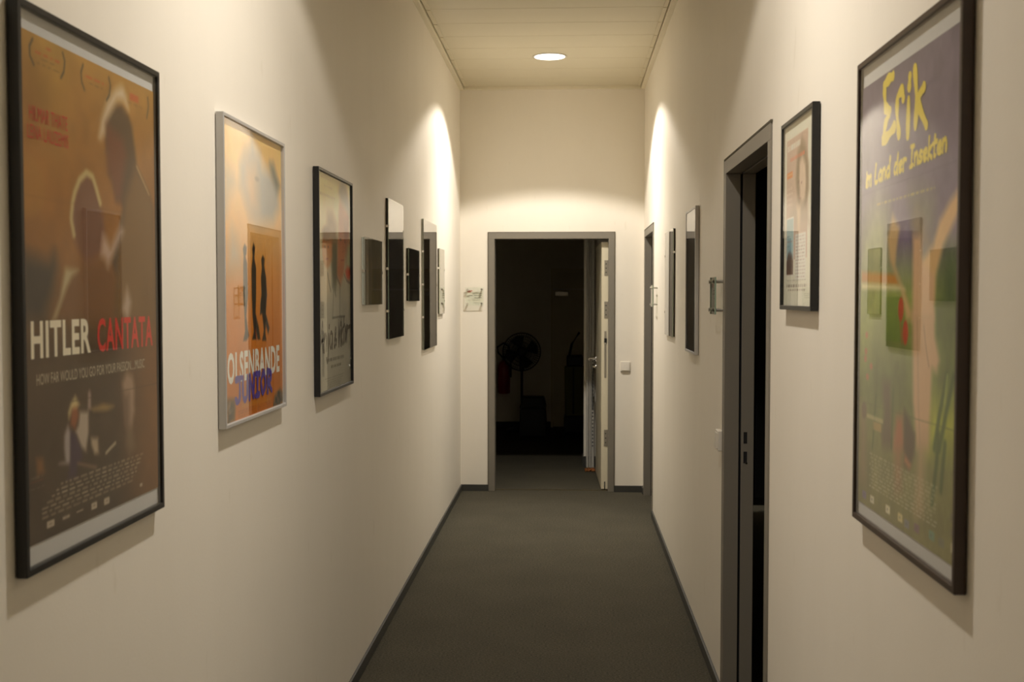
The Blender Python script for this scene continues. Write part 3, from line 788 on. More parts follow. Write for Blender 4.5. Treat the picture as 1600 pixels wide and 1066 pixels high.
  'red': [(0.251,0.18),(0.724,0.185),(0.253,0.202),(0.725,0.205)],
  'tag': [(0.108,0.253),(0.342,0.257),(0.344,0.297),(0.111,0.294)],
  'hair': [(0.547,0.111),(0.676,0.166),(0.775,0.27),(0.783,0.394),(0.697,0.488),(0.472,0.475),(0.362,0.311),(0.404,0.174)],
  'face': [(0.569,0.205),(0.676,0.261),(0.695,0.358),(0.668,0.436),(0.585,0.461),(0.508,0.426),(0.479,0.32),(0.49,0.234)],
  'coat': [(0.166,0.489),(0.269,0.452),(0.471,0.449),(0.758,0.482),(0.809,0.577),(0.169,0.546)],
  'photo': [(0.154,0.516),(0.417,0.51),(0.413,0.835),(0.163,0.835)],
  'text': [(0.47,0.615),(0.782,0.61),(0.755,0.848),(0.485,0.861)],
  'hand': [(0.157,0.863),(0.804,0.859),(0.14,0.894),(0.838,0.888),(0.217,0.917),(0.775,0.909)],
  'pbrown': [(0.158,0.748),(0.407,0.749),(0.413,0.835),(0.163,0.835)],
 },
}
# ------------------------------------------------------------------ framed posters
PZ, GZ = 0.0120, 0.0160            # print and glass above the wall

def framed(wall, y0, y1, z0, z1, mat, bar, depth, name, label, cat='poster', group=None, back=0.002):
    w, h = abs(y1 - y0), z1 - z0
    root = on_wall(name, wall, (y0 + y1) / 2, z0); prop(root, label, cat, group)
    MB().frame(-w / 2, w / 2, 0, h, bar, back, depth).build('frame', mat, root, bevel=0.0015)
    MB().box(-w / 2 + bar * 0.7, w / 2 - bar * 0.7, bar * 0.7, h - bar * 0.7, back + 0.001, 0.008).build('backing_board', M['board'], root)
    MB().box(-w / 2 + bar * 0.8, w / 2 - bar * 0.8, bar * 0.8, h - bar * 0.8, 0.0085, 0.0105).build('mount', M['mount'], root)
    MB().box(-w / 2 + bar * 0.9, w / 2 - bar * 0.9, bar * 0.9, h - bar * 0.9, GZ, GZ + 0.002).build('glass', M['glass'], root)
    return root

def placed(root, S, wall, ya, yb, zt, zb, y0, y1, z0, name='print'):
    """Put a sheet given by its wall extents into a frame's local space; returns part and origin."""
    mid = (y0 + y1) / 2
    left = (ya - mid) if wall == 'left' else (mid - ya)
    org = (left, zb - z0)
    return S.build(name, root, org[0], org[1], PZ), org

# --- dark drama poster, nearest on the left
A = ART['HITLER']
y0, y1, z0, z1 = 1.783, 2.412, 1.173, 2.107
p = framed('left', y0, y1, z0, z1, M['black'], 0.012, 0.021, 'framed_poster',
           'black framed brown film poster with a couple embracing, nearest on the left wall')
G = 1.78
S = Sheet(0.602, 0.844, 0.0023, (120, 82, 38), G, 5)
S.vgrad([(0, (134, 102, 50)), (0.12, (126, 90, 42)), (0.3, (124, 84, 38)), (0.45, (112, 77, 39)), (0.56, (84, 62, 36)), (0.64, (66, 52, 36)), (1, (58, 48, 36))])
S.mix(np.clip((S.U - 0.62) / 0.4, 0, 1) * np.clip((S.V - 0.5) / 0.15, 0, 1), (116, 76, 38), 0.8)
S.mix(np.clip(1 - np.abs(S.U - 0.22) / 0.16, 0, 1) * np.clip(1 - S.V / 0.3, 0, 1), (146, 116, 54), 0.6)
S.mottle(7, 10, 0.10)
S.oval(0.05, 0.30, 0.10, 0.06, (134, 98, 46), 0.5)
S.poly(A['dark'], (54, 48, 40), 0.02)
S.poly(A['wbody'], (98, 68, 40), 0.02)
S.poly(A['man'], (74, 58, 40), 0.010)
S.poly(A['face'], (100, 60, 40), 0.014, 0.75)
S.poly(A['coat'], (98, 74, 44), 0.014)
S.poly([(0.90, 0.46), (0.98, 0.52), (0.98, 0.62), (0.80, 0.62)], (92, 68, 38), 0.03)
S.poly(A['halo'], (168, 156, 136), 0.012, 0.85)
S.line(A['rimback'], 0.004, (170, 150, 110), 0.6)
S.poly(A['whead'], (96, 66, 48), 0.012)
S.line(A['wrim'], 0.013, (160, 150, 104), 0.75, 0.008)
S.poly(A['wedge'], (150, 140, 108), 0.008, 0.85)
S.poly(A['collar'], (158, 138, 124), 0.012, 0.8)
S.poly(A['spot'], (156, 140, 128), 0.012, 0.8)
for q in ('par1', 'par1b', 'par2', 'par2b', 'par3b'):
    S.line(A[q], 0.006, (72, 62, 44), 0.9)
for k, (i, j) in enumerate(((0, 1), (2, 3), (4, 5), (6, 7))):
    a_, b_ = A['aw1'][i], A['aw1'][j]
    S.words(a_[0], b_[0], (a_[1] + b_[1]) / 2, 0.006 if k < 2 else 0.004, (148, 62, 34) if k < 2 else (80, 66, 44), 0.7)
S.words(A['aw2'][0][0], A['aw2'][1][0], 0.037, 0.006, (150, 64, 34), 0.7); S.words(A['aw2'][2][0], A['aw2'][3][0], 0.049, 0.004, (80, 66, 44), 0.7)
S.rect(0.78, 0.028, 0.86, 0.047, (150, 62, 36), 0.6); S.words(0.76, 0.90, 0.053, 0.004, (84, 66, 44), 0.7)
S.poly(A['sheet'], (150, 138, 122), 0.006, 0.9)
S.poly(A['candle'], (150, 130, 122), 0.004, 0.7)
S.poly(A['leaf'], (136, 112, 64), 0.006, 0.8)
S.poly(A['pback'], (140, 132, 128), 0.006, 0.85)
S.poly(A['pbody'], (58, 46, 56), 0.006)
S.poly(A['phead'], (116, 68, 40), 0.006)
S.poly(A['phair'], (170, 156, 108), 0.006, 0.85)
S.poly(A['hand'], (158, 142, 118), 0.006, 0.8)
S.poly(A['keys'], (120, 100, 78), 0.004, 0.8)
S.line(A['stroke'], 0.007, (150, 140, 116), 0.8, 0.004)
S.poly(A['rneck'], (104, 86, 64), 0.012, 0.7)
S.poly(A['rface'], (134, 112, 92), 0.010, 0.9)
S.poly(A['rdark'], (78, 58, 44), 0.016, 0.85)
S.poly(A['thumb'], (118, 82, 46), 0.008, 0.8)
S.rect(0.035, 0.876, 0.115, 0.879, (140, 60, 40), 0.8)
S.words(0.04, 0.11, 0.870, 0.004, (120, 114, 96)); S.words(0.03, 0.12, 0.8905, 0.003, (110, 100, 84))
for k in range(7):
    S.words(0.22 - 0.03 * min(k, 4), 0.86 - 0.015 * k, 0.900 + 0.0092 * k, 0.0048, (150, 138, 116), 0.9)
for (lu, lv), c_ in zip(A['logos'], ((0.05, 0.016), (0.05, 0.008), (0.05, 0.005), (0.045, 0.017), (0.045, 0.017), (0.025, 0.010))):
    S.rect(lu - c_[0] / 2, lv - c_[1] / 2, lu + c_[0] / 2, lv + c_[1] / 2, (164, 152, 132), 0.85)
    S.rect(lu - c_[0] / 4, lv - c_[1] / 5, lu + c_[0] / 4, lv + c_[1] / 6, (90, 80, 66), 0.6)
S.line([(0.0, 0.318), (1, 0.318)], 0.002, (90, 62, 34), 0.25); S.line([(0.0, 0.735), (1, 0.735)], 0.002, (60, 46, 30), 0.4)
sh, org = placed(p, S, 'left', 1.796, 2.398, 2.063, 1.219, y0, y1, z0)
LZ = PZ + 0.0006
lettering('cast_lettering', 'HILMAR THATE', sh, 0.062, 0.300, 0.141, 0.170, S, org, LZ, ink((150, 44, 34), G), 0.0)
lettering('cast_lettering', 'LENA LAUZEMIS', sh, 0.050, 0.305, 0.178, 0.206, S, org, LZ, ink((150, 44, 34), G), 0.0)
lettering('title_lettering', 'HITLER', sh, 0.050, 0.440, 0.562, 0.636, S, org, LZ, ink((190, 176, 154), G), 0.030, 0.0, 1.10)
lettering('title_lettering', 'CANTATA', sh, 0.490, 0.960, 0.562, 0.638, S, org, LZ, ink((168, 50, 38), G), 0.022, 0.0, 1.08)
lettering('tagline_lettering', 'HOW FAR WOULD YOU GO FOR YOUR PASSION.....MUSIC', sh, 0.080, 0.880, 0.667, 0.689, S, org, LZ, ink((150, 140, 118), G), 0.0)

# --- fantasy poster, nearest on the right
A = ART['ERIK']
y0, y1, z0, z1 = 1.797, 2.437, 1.162, 2.112
p = framed('right', y0, y1, z0, z1, M['brown'], 0.012, 0.021, 'framed_poster',
           'brown framed purple and green film poster with yellow brush title on the right wall')
G = 2.05
S = Sheet(0.612, 0.86, 0.0024, (88, 78, 92), G, 9)
S.vgrad([(0, (84, 76, 88)), (0.25, (90, 80, 96)), (0.38, (94, 84, 102)), (0.44, (104, 108, 84)), (0.50, (112, 122, 62)), (0.6, (108, 116, 56)), (0.72, (98, 104, 54)), (0.86, (98, 98, 56)), (1, (100, 96, 60))])
S.poly(A['tree1'], (122, 130, 78), 0.05, 0.8); S.poly(A['tree2'], (100, 104, 72), 0.04, 0.7)
S.poly(A['dk1'], (58, 72, 42), 0.04, 0.9); S.poly(A['dk2'], (66, 78, 38), 0.04, 0.9); S.poly(A['dk3'], (74, 82, 46), 0.06, 0.8)
S.poly(A['lawn'], (140, 146, 46), 0.04, 0.9)
S.mottle(14, 18, 0.12)
S.poly(A['orange'], (150, 104, 44), 0.006); S.poly(A['cream'], (176, 168, 128), 0.006)
S.rect(0.30, 0.50, 0.52, 0.60, (78, 100, 34), 0.5)
S.poly(A['larm'], (160, 134, 92), 0.010, 0.95); S.poly(A['crown'], (120, 104, 74), 0.02, 0.7)
S.poly(A['rarm'], (172, 142, 98), 0.010, 0.97)
S.poly(A['body'], (168, 138, 106), 0.010, 0.97); S.poly(A['body2'], (162, 134, 104), 0.010, 0.97); S.poly(A['body3'], (144, 122, 92), 0.025, 0.85)
S.line([(0.70, 0.56), (0.72, 0.60), (0.75, 0.64)], 0.003, (96, 72, 56), 0.7); S.line([(0.64, 0.55), (0.66, 0.72), (0.68, 0.80)], 0.003, (104, 82, 64), 0.5)
for a_ in (A['redfl'], A['redfl2']):
    S.oval(a_[0][0], a_[0][1], 0.028, 0.026, (150, 58, 36), 0.9, 0.3)
S.line([(0.46, 0.53), (0.49, 0.60)], 0.006, (140, 64, 40), 0.7)
for q in A['spots']: S.oval(q[0], q[1], 0.018, 0.008, (150, 74, 56), 0.7, 0.4)
S.poly(A['fig1'], (78, 66, 50), 0.014, 0.9)
S.poly(A['red'], (140, 76, 50), 0.014, 0.8); S.poly(A['red2'], (134, 88, 60), 0.02, 0.6)
S.poly(A['oval'], (60, 48, 34), 0.010, 0.95); S.poly(A['oval2'], (64, 50, 36), 0.010, 0.95)
S.poly([(0.54, 0.835), (0.60, 0.85), (0.58, 0.862), (0.53, 0.85)], (150, 98, 60), 0.006, 0.8)
for k, q in enumerate(A['blades']): S.line(q, 0.016 if k < 4 else 0.008, (50, 70, 32), 0.85, 0.008)
S.line([(0.905, 0.65), (0.885, 0.70)], 0.008, (132, 140, 70), 0.7, 0.006)
S.poly([(0.02, 0.76), (0.09, 0.76), (0.10, 0.95), (0.03, 0.95)], (120, 100, 78), 0.02, 0.7); S.oval(0.065, 0.775, 0.03, 0.02, (84, 70, 54), 0.8, 0.4)
S.rect(0.10, 0.778, 0.30, 0.790, (158, 150, 110), 0.6); S.rect(0.18, 0.79, 0.28, 0.812, (150, 118, 66), 0.6)
for k in range(10):
    S.words(0.14 + 0.012 * (k % 3), 0.84 - 0.01 * (k % 4), 0.870 + 0.0085 * k, 0.0045, (158, 154, 132), 0.8)
for (lu, lv), c_ in zip(A['logos'], ((96, 84, 130), (190, 186, 170), (196, 190, 170), (190, 178, 130), (100, 100, 120), (98, 70, 96), (80, 120, 110), (190, 186, 170), (80, 76, 60), (90, 86, 66), (90, 92, 80))):
    S.rect(lu, lv - 0.012, lu + 0.05, lv + 0.008, c_, 0.7); S.rect(lu + 0.012, lv - 0.006, lu + 0.03, lv + 0.002, (80, 80, 70), 0.6)
S.line([(0, 0.256), (1, 0.252)], 0.002, (64, 58, 70), 0.5); S.line([(0, 0.756), (1, 0.748)], 0.002, (70, 74, 40), 0.6)
S.words(0.19, 0.78, 0.289, 0.006, (146, 132, 70), 0.8)
sh, org = placed(p, S, 'right', 2.423, 1.811, 2.06, 1.20, y0, y1, z0)
ye = ink((178, 156, 52), G)
strokes = A['E'] + A['r'] + A['i'] + A['k']
brush('title_lettering', strokes, 0.021, sh, S, org, LZ, ye, 0.22)
brush('title_lettering', hand_strokes('im Land der Insekten', 0.055, 0.885, 0.240, 0.226, 0.042, 0.06), 0.0085, sh, S, org, LZ, ye, 0.2, 5)

# --- orange poster in the silver frame
A = ART['OLSEN']
y0, y1, z0, z1 = 2.858, 3.486, 1.289, 2.097
p = framed('left', y0, y1, z0, z1, M['silver'], 0.010, 0.022, 'framed_poster',
           'silver framed orange film poster with three dark walking figures on the left wall')
G = 1.25
S = Sheet(0.604, 0.788, 0.003, (206, 132, 52), G, 12)
S.vgrad([(0, (222, 178, 104)), (0.2, (224, 180, 118)), (0.36, (214, 160, 88)), (0.46, (200, 134, 54)), (0.7, (190, 114, 34)), (1, (178, 100, 24))])  # paler towards the top: whitish glass reflection painted into the ink
S.mottle(5, 6, 0.05)
S.poly(A['dome'], (138, 142, 142), 0.03, 0.9); S.poly(A['facel'], (206, 164, 116), 0.05, 0.8)
S.poly(A['streak'], (104, 112, 108), 0.02, 0.9); S.poly(A['cloudl'], (150, 150, 140), 0.04, 0.7); S.poly(A['ghost'], (158, 154, 144), 0.04, 0.75)
S.oval(0.55, 0.16, 0.05, 0.012, (110, 100, 90), 0.5, 0.5)
S.poly([(0.24, 0.36), (0.92, 0.36), (0.92, 0.44), (0.70, 0.42), (0.24, 0.42)], (190, 160, 120), 0.06, 0.35)
for q in ('f1', 'f2', 'f3'): S.poly(A[q], (44, 38, 28), 0.004)
S.line([(0.50, 0.70), (0.52, 0.74)], 0.006, (120, 30, 24), 0.7)
S.poly(A['gold'], (186, 120, 34), 0.006, 0.8)
for k in range(4): S.words(0.21, 0.80, 0.974 + 0.006 * k, 0.0026, (80, 44, 20), 0.8)
S.words(0.22, 0.95, 0.010, 0.004, (214, 190, 110), 0.6); S.words(0.3, 0.9, 0.022, 0.004, (214, 190, 110), 0.5)
for q in ('city1', 'city2'): S.poly(A[q], (70, 72, 62), 0.010, 0.85)
for k in range(14):
    S.oval(0.06 + S.rs.uniform(-0.05, 0.06), 0.96 + S.rs.uniform(-0.03, 0.04), 0.018, 0.012, ((150, 120, 90), (90, 90, 80), (60, 60, 54))[k % 3], 0.6, 0.4)
    S.oval(0.89 + S.rs.uniform(-0.07, 0.08), 0.975 + S.rs.uniform(-0.02, 0.03), 0.018, 0.012, ((120, 90, 70), (60, 70, 66), (40, 44, 44))[k % 3], 0.6, 0.4)
sh, org = placed(p, S, 'left', 2.870, 3.474, 2.087, 1.299, y0, y1, z0)
lettering('title_lettering', 'OLSENBANDE', sh, 0.055, 0.935, 0.768, 0.874, S, org, LZ, ink((222, 216, 204), G), 0.034, 0.0, 1.12)
brush('title_lettering', hand_strokes('JUNIOR', 0.17, 0.80, 0.940, 0.936, 0.080, 0.02), 0.017, sh, S, org, LZ + 0.0006, ink((64, 48, 120), 1.8), 0.2, 7)

# --- pale poster in the slim black frame
A = ART['ANJA']
y0, y1, z0, z1 = 3.958, 4.588, 1.274, 2.083
p = framed('left', y0, y1, z0, z1, M['black'], 0.011, 0.023, 'framed_poster',
           'black framed pale film poster with two faces and brown script title on the left wall')
G = 1.55
S = Sheet(0.606, 0.788, 0.003, (200, 186, 140), G, 15)
S.vgrad([(0, (206, 188, 128)), (0.25, (204, 188, 142)), (0.42, (170, 164, 136)), (0.6, (150, 146, 130)), (0.8, (146, 144, 130)), (1, (140, 138, 124))])  # bright upper and greyer lower part: glass reflection painted into the ground
S.mottle(5, 7, 0.05)
S.poly([(0.86, 0.1), (1, 0.1), (1, 0.45), (0.84, 0.45)], (150, 154, 110), 0.03, 0.6)
S.poly(A['lbody'], (190, 170, 140), 0.03, 0.7); S.poly(A['gshirt'], (70, 70, 44), 0.02, 0.95)
S.poly(A['lhair'], (128, 98, 58), 0.03, 0.9); S.poly(A['lface'], (172, 104, 50), 0.02, 0.95)
S.poly(A['rface'], (172, 102, 60), 0.02, 0.95); S.poly(A['hair'], (112, 104, 92), 0.02, 0.9)
S.oval(0.27, 0.345, 0.13, 0.085, (178, 116, 64), 0.9, 0.3); S.oval(0.27, 0.275, 0.16, 0.05, (120, 90, 54), 0.8, 0.5)
S.oval(0.22, 0.335, 0.025, 0.008, (80, 50, 34), 0.8, 0.5); S.oval(0.31, 0.333, 0.025, 0.008, (80, 50, 34), 0.8, 0.5); S.line([(0.24, 0.39), (0.31, 0.388)], 0.006, (140, 58, 44), 0.8); S.line([(0.27, 0.34), (0.28, 0.368)], 0.004, (140, 84, 50), 0.7)
S.oval(0.69, 0.285, 0.035, 0.010, (74, 46, 32), 0.8, 0.5); S.oval(0.83, 0.29, 0.030, 0.010, (74, 46, 32), 0.8, 0.5); S.line([(0.76, 0.29), (0.775, 0.34), (0.75, 0.345)], 0.006, (128, 72, 44), 0.8); S.line([(0.70, 0.385), (0.80, 0.383)], 0.008, (140, 56, 42), 0.8); S.poly([(0.80, 0.2), (0.95, 0.18), (0.93, 0.30), (0.86, 0.40)], (130, 72, 44), 0.03, 0.6)
S.poly(A['neckr'], (160, 94, 54), 0.02, 0.9); S.poly(A['red'], (172, 56, 24), 0.012, 0.95)
for q in A['dstroke']: S.line(q, 0.010, (72, 68, 56), 0.8, 0.006)
for q in A['table']: S.line(q, 0.008, (62, 60, 50), 0.85, 0.004)
S.words(0.11, 0.41, 0.019, 0.007, (150, 138, 104), 0.6); S.words(0.20, 0.45, 0.055, 0.010, (150, 138, 104), 0.6); S.words(0.06, 0.52, 0.097, 0.012, (140, 128, 100), 0.6)
S.words(0.29, 0.78, 0.862, 0.014, (46, 42, 36), 0.95); S.words(0.37, 0.68, 0.896, 0.012, (46, 42, 36), 0.95)
for k in range(5): S.words(0.20 + 0.03 * k, 0.77 - 0.03 * k, 0.946 + 0.011 * k, 0.0045, (52, 48, 40), 0.9)
sh, org = placed(p, S, 'left', 3.970, 4.576, 2.073, 1.284, y0, y1, z0)
br = ink((44, 26, 18), 0.9)
for wd_, ua_, ub_, va_, vb_, sz_ in (('Anja', 0.05, 0.43, 0.822, 0.808, 0.140), ('&', 0.455, 0.56, 0.806, 0.802, 0.100), ('Viktor', 0.585, 0.915, 0.815, 0.785, 0.140)):
    st_ = hand_strokes(wd_, ua_, ub_, va_, vb_, sz_, 0.10)
    if wd_ == 'Viktor': st_.append([(0.86, 0.775), (0.90, 0.728), (0.985, 0.715)])
    brush('title_word', st_, 0.0135, sh, S, org, LZ, br, 0.35, 11)

# --- article under glass in the rounded black frame on the right wall
A = ART['PAPER']
y0, y1, z0, z1 = 2.872, 3.290, 1.592, 2.112
p = framed('right', y0, y1, z0, z1, M['black'], 0.012, 0.021, 'framed_article',
           'small black framed magazine page with a portrait on white mount beside the near doorway', 'picture')
G = 1.35
S = Sheet(0.390, 0.495, 0.0022, (214, 208, 190), G, 19)
S.mottle(3, 4, 0.02)
S.rect(0.075, 0.075, 0.80, 0.75, (190, 166, 148))
S.mix(np.clip((S.U - 0.075) * 50, 0, 1) * np.clip((0.80 - S.U) * 50, 0, 1) * np.clip((S.V - 0.075) * 50, 0, 1) * np.clip((0.75 - S.V) * 50, 0, 1) * S.noise(3, 4), (168, 142, 124), 0.5)
sc = lambda pts: [(0.075 + (q[0] - 0.045) * 1.03, q[1]) for q in pts]
S.poly(sc(A['hair']), (132, 116, 92), 0.014, 0.9); S.poly(sc(A['face']), (212, 190, 168), 0.012, 0.95)
S.oval(0.50, 0.335, 0.03, 0.012, (120, 92, 80), 0.7, 0.5); S.oval(0.60, 0.345, 0.03, 0.010, (150, 110, 96), 0.6, 0.5); S.line([(0.55, 0.36), (0.565, 0.40)], 0.003, (160, 124, 106), 0.7); S.line([(0.50, 0.425), (0.58, 0.425)], 0.004, (160, 104, 92), 0.7)
S.poly(sc(A['coat']), (164, 146, 124), 0.02, 0.8); S.poly([(0.44, 0.46), (0.58, 0.46), (0.56, 0.60), (0.50, 0.62)], (212, 188, 158), 0.012, 0.8)
S.words(0.10, 0.56, 0.125, 0.017, (226, 216, 200), 0.95, 1.6)
S.words(0.20, 0.70, 0.193, 0.012, (206, 110, 78), 0.9, 1.4)
S.rect(0.08, 0.255, 0.30, 0.295, (222, 128, 66), 0.95); S.line([(0.10, 0.272), (0.28, 0.272)], 0.002, (236, 200, 150), 0.7)
for k in range(4): S.words(0.09, 0.30, 0.35 + 0.03 * k, 0.008, (206, 188, 170), 0.8)
S.rect(0.085, 0.510, 0.350, 0.838, (224, 220, 204)); S.rect(0.095, 0.518, 0.340, 0.745, (150, 178, 180)); S.rect(0.095, 0.745, 0.340, 0.832, (88, 60, 46))
S.oval(0.22, 0.75, 0.10, 0.05, (70, 50, 44), 0.9, 0.4); S.words(0.11, 0.22, 0.615, 0.005, (60, 90, 110)); S.words(0.11, 0.30, 0.645, 0.005, (150, 80, 70)); S.words(0.11, 0.20, 0.67, 0.005, (60, 80, 100)); S.oval(0.25, 0.68, 0.09, 0.06, (120, 160, 176), 0.6, 0.6)
S.rect(0.40, 0.610, 0.76, 0.860, (222, 210, 200))
for k in range(13): S.words(0.42, 0.74, 0.628 + 0.018 * k, 0.0048, (126, 112, 106), 0.8)
for v_, a_, b_, h_ in ((0.862, 0.10, 0.78, 0.004), (0.872, 0.16, 0.62, 0.003), (0.892, 0.10, 0.80, 0.010), (0.915, 0.16, 0.74, 0.006)): S.words(a_, b_, v_, h_, (112, 104, 92), 0.85)
placed(p, S, 'right', 3.276, 2.886, 2.099, 1.604, y0, y1, z0)

# --- silver frame with a dark print
y0, y1, z0, z1 = 5.478, 5.922, 1.346, 2.060
p = framed('right', y0, y1, z0, z1, M['silver'], 0.012, 0.020, 'framed_picture',
           'slim white-silver framed dark picture on the right wall past the near doorway', 'picture')
S = Sheet(0.426, 0.696, 0.005, (58, 52, 38), 1.2, 23)
S.vgrad([(0, (70, 62, 46)), (0.4, (54, 50, 36)), (1, (40, 40, 34))]); S.mottle(6, 10, 0.3)
S.poly([(0.3, 0.25), (0.55, 0.2), (0.7, 0.4), (0.72, 1), (0.25, 1)], (86, 74, 50), 0.05, 0.5); S.oval(0.5, 0.26, 0.14, 0.09, (96, 80, 56), 0.7, 0.4)
placed(p, S, 'right', 5.913, 5.487, 2.051, 1.355, y0, y1, z0)

# ------------------------------------------------------------------ frameless clip pictures
def clip_picture(wall, y0, y1, z0, z1, S, label, clips, edge):
    w, h = abs(y1 - y0), z1 - z0
    root = on_wall('clip_frame_picture', wall, (y0 + y1) / 2, z0); prop(root, label, 'picture', 'frameless pictures held by metal clips')
    MB().box(-w / 2 + 0.002, w / 2 - 0.002, 0.002, h - 0.002, 0.0005, 0.0090).build('backing_board', M['bright_edge'] if edge is M['bright_edge'] else M['board'], root)
    S.build('print', root, -w / 2 + 0.001, 0.001, 0.0100)
    g = MB()
    g.box(-w / 2, w / 2, 0, h, 0.0115, 0.0145)
    g.m = [1, 0, 1, 1, 1, 1]
    g.m[0] = 0
    g.build('glass', [M['clipglass'], edge], root)
    for u, v in clips:                                 # u: -1 left, 1 right, 0 top/bottom
        c = MB(); x = u * w / 2; yy = v * h
        if abs(u) == 1:
            s = 1 if u > 0 else -1
            xa, xb = sorted((x, x + s * 0.0018)); xc, xd = sorted((x - s * 0.010, x + s * 0.0018))
            c.box(xa, xb, yy - 0.006, yy + 0.006, 0.002, 0.0163); c.box(xc, xd, yy - 0.006, yy + 0.006, 0.0147, 0.0163)
        else:
            s = 1 if v > 0.5 else -1
            ya, yb = sorted((yy, yy + s * 0.0018)); yc, yd = sorted((yy - s * 0.010, yy + s * 0.0018))
            c.box(x - 0.006, x + 0.006, ya, yb, 0.002, 0.0163); c.box(x - 0.006, x + 0.006, yc, yd, 0.0147, 0.0163)
        c.build('clip', M['chrome'], root)
    return root

S = Sheet(0.458, 0.294, 0.004, (84, 80, 58), 3.2, 31)
S.vgrad([(0, (92, 88, 70)), (0.4, (88, 80, 58)), (1, (88, 82, 54))]); S.mottle(9, 4, 0.18)
for u_, t_, c_ in ((0.2, 0.32, (104, 96, 74)), (0.4, 0.38, (110, 100, 78)), (0.62, 0.34, (70, 72, 58)), (0.82, 0.36, (84, 70, 52))):
    S.oval(u_, t_, 0.05, 0.08, (112, 90, 66), 0.6, 0.5); S.poly([(u_ - 0.08, t_ + 0.1), (u_ + 0.08, t_ + 0.1), (u_ + 0.1, 0.9), (u_ - 0.1, 0.9)], c_, 0.02, 0.6)
S.rect(0.2, 0.80, 0.85, 0.97, (104, 96, 66), 0.6)
clip_picture('left', 4.902, 5.362, 1.590, 1.886, S, 'wide olive-brown frameless group picture between the pale film poster and a tall picture', [(-1, 0.5), (1, 0.5)], M['bright_edge'])

S = Sheet(0.508, 0.690, 0.005, (24, 24, 20), 1.3, 33)
S.mottle(12, 6, 0.4)
for k in range(9): S.line([(S.rs.rand(), 0.1 + 0.2 * S.rs.rand()), (S.rs.rand(), 0.5)], 0.012, (44, 46, 36), 0.5, 0.02)
for k in range(5): S.words(0.1, 0.9, 0.70 + 0.04 * k, 0.012, (48, 48, 38), 0.5)
clip_picture('left', 5.556, 6.066, 1.416, 2.110, S, 'tall black frameless picture, the nearer of the two tall ones on the left wall', [(-1, 0.2), (-1, 0.5), (-1, 0.8), (1, 0.2), (1, 0.5), (1, 0.8)], M['edge'])

S = Sheet(0.450, 0.292, 0.004, (22, 22, 20), 1.3, 35)
S.mottle(8, 4, 0.3)
S.oval(0.45, 0.30, 0.09, 0.12, (104, 72, 48), 0.8, 0.4); S.poly([(0.40, 0.30), (0.54, 0.34), (0.58, 0.9), (0.44, 0.9)], (84, 66, 50), 0.02, 0.7); S.poly([(0.30, 0.95), (0.60, 0.78), (0.85, 0.82), (0.85, 1.0), (0.3, 1.0)], (116, 112, 96), 0.02, 0.8)
clip_picture('left', 6.265, 6.719, 1.600, 1.895, S, 'small wide dark frameless picture hanging between the two tall pictures', [(-1, 0.5), (1, 0.5)], M['edge'])

S = Sheet(0.685, 0.800, 0.006, (38, 32, 20), 1.3, 37)
S.vgrad([(0, (72, 60, 34)), (0.5, (54, 44, 24)), (0.75, (30, 28, 20)), (1, (24, 24, 20))]); S.mottle(6, 5, 0.2)
S.poly([(0.52, 0.46), (0.62, 0.44), (0.7, 0.6), (0.72, 1), (0.45, 1)], (20, 18, 14), 0.03, 0.9); S.oval(0.58, 0.44, 0.06, 0.05, (26, 22, 16), 0.9, 0.4)
S.words(0.1, 0.9, 0.80, 0.05, (52, 50, 40), 0.6); S.words(0.15, 0.6, 0.90, 0.02, (56, 54, 44), 0.5)
clip_picture('left', 6.921, 7.612, 1.298, 2.101, S, 'tall brown-black frameless picture, farther of the two tall ones on the left wall', [(-1, 0.25), (-1, 0.5), (-1, 0.75), (1, 0.5)], M['bright_edge'])

S = Sheet(0.308, 0.446, 0.004, (214, 204, 168), 1.3, 39)
S.mottle(4, 6, 0.03)
for k in range(9): S.words(0.1, 0.9, 0.56 + 0.04 * k, 0.006, (150, 142, 112), 0.7)
S.oval(0.5, 0.68, 0.2, 0.08, (160, 150, 120), 0.4, 0.5)
clip_picture('left', 7.776, 8.086, 1.504, 1.955, S, 'small pale cream frameless page with small print, last on the left wall', [(-1, 0.7), (1, 0.68), (1, 0.2)], M['edge'])

S = Sheet(0.545, 0.634, 0.005, (170, 166, 146), 1.3, 41)
S.vgrad([(0, (172, 166, 146)), (0.5, (160, 156, 138)), (1, (150, 152, 136))]); S.mottle(5, 6, 0.08)
S.poly([(0.55, 0.2), (0.8, 0.15), (0.9, 0.5), (0.85, 0.95), (0.5, 0.95)], (136, 138, 122), 0.05, 0.6)
clip_picture('right', 6.690, 7.237, 1.388, 2.024, S, 'pale grey-green frameless picture on the right wall before the far doorway', [(-1, 0.22), (-1, 0.77), (1, 0.78)], M['edge'])
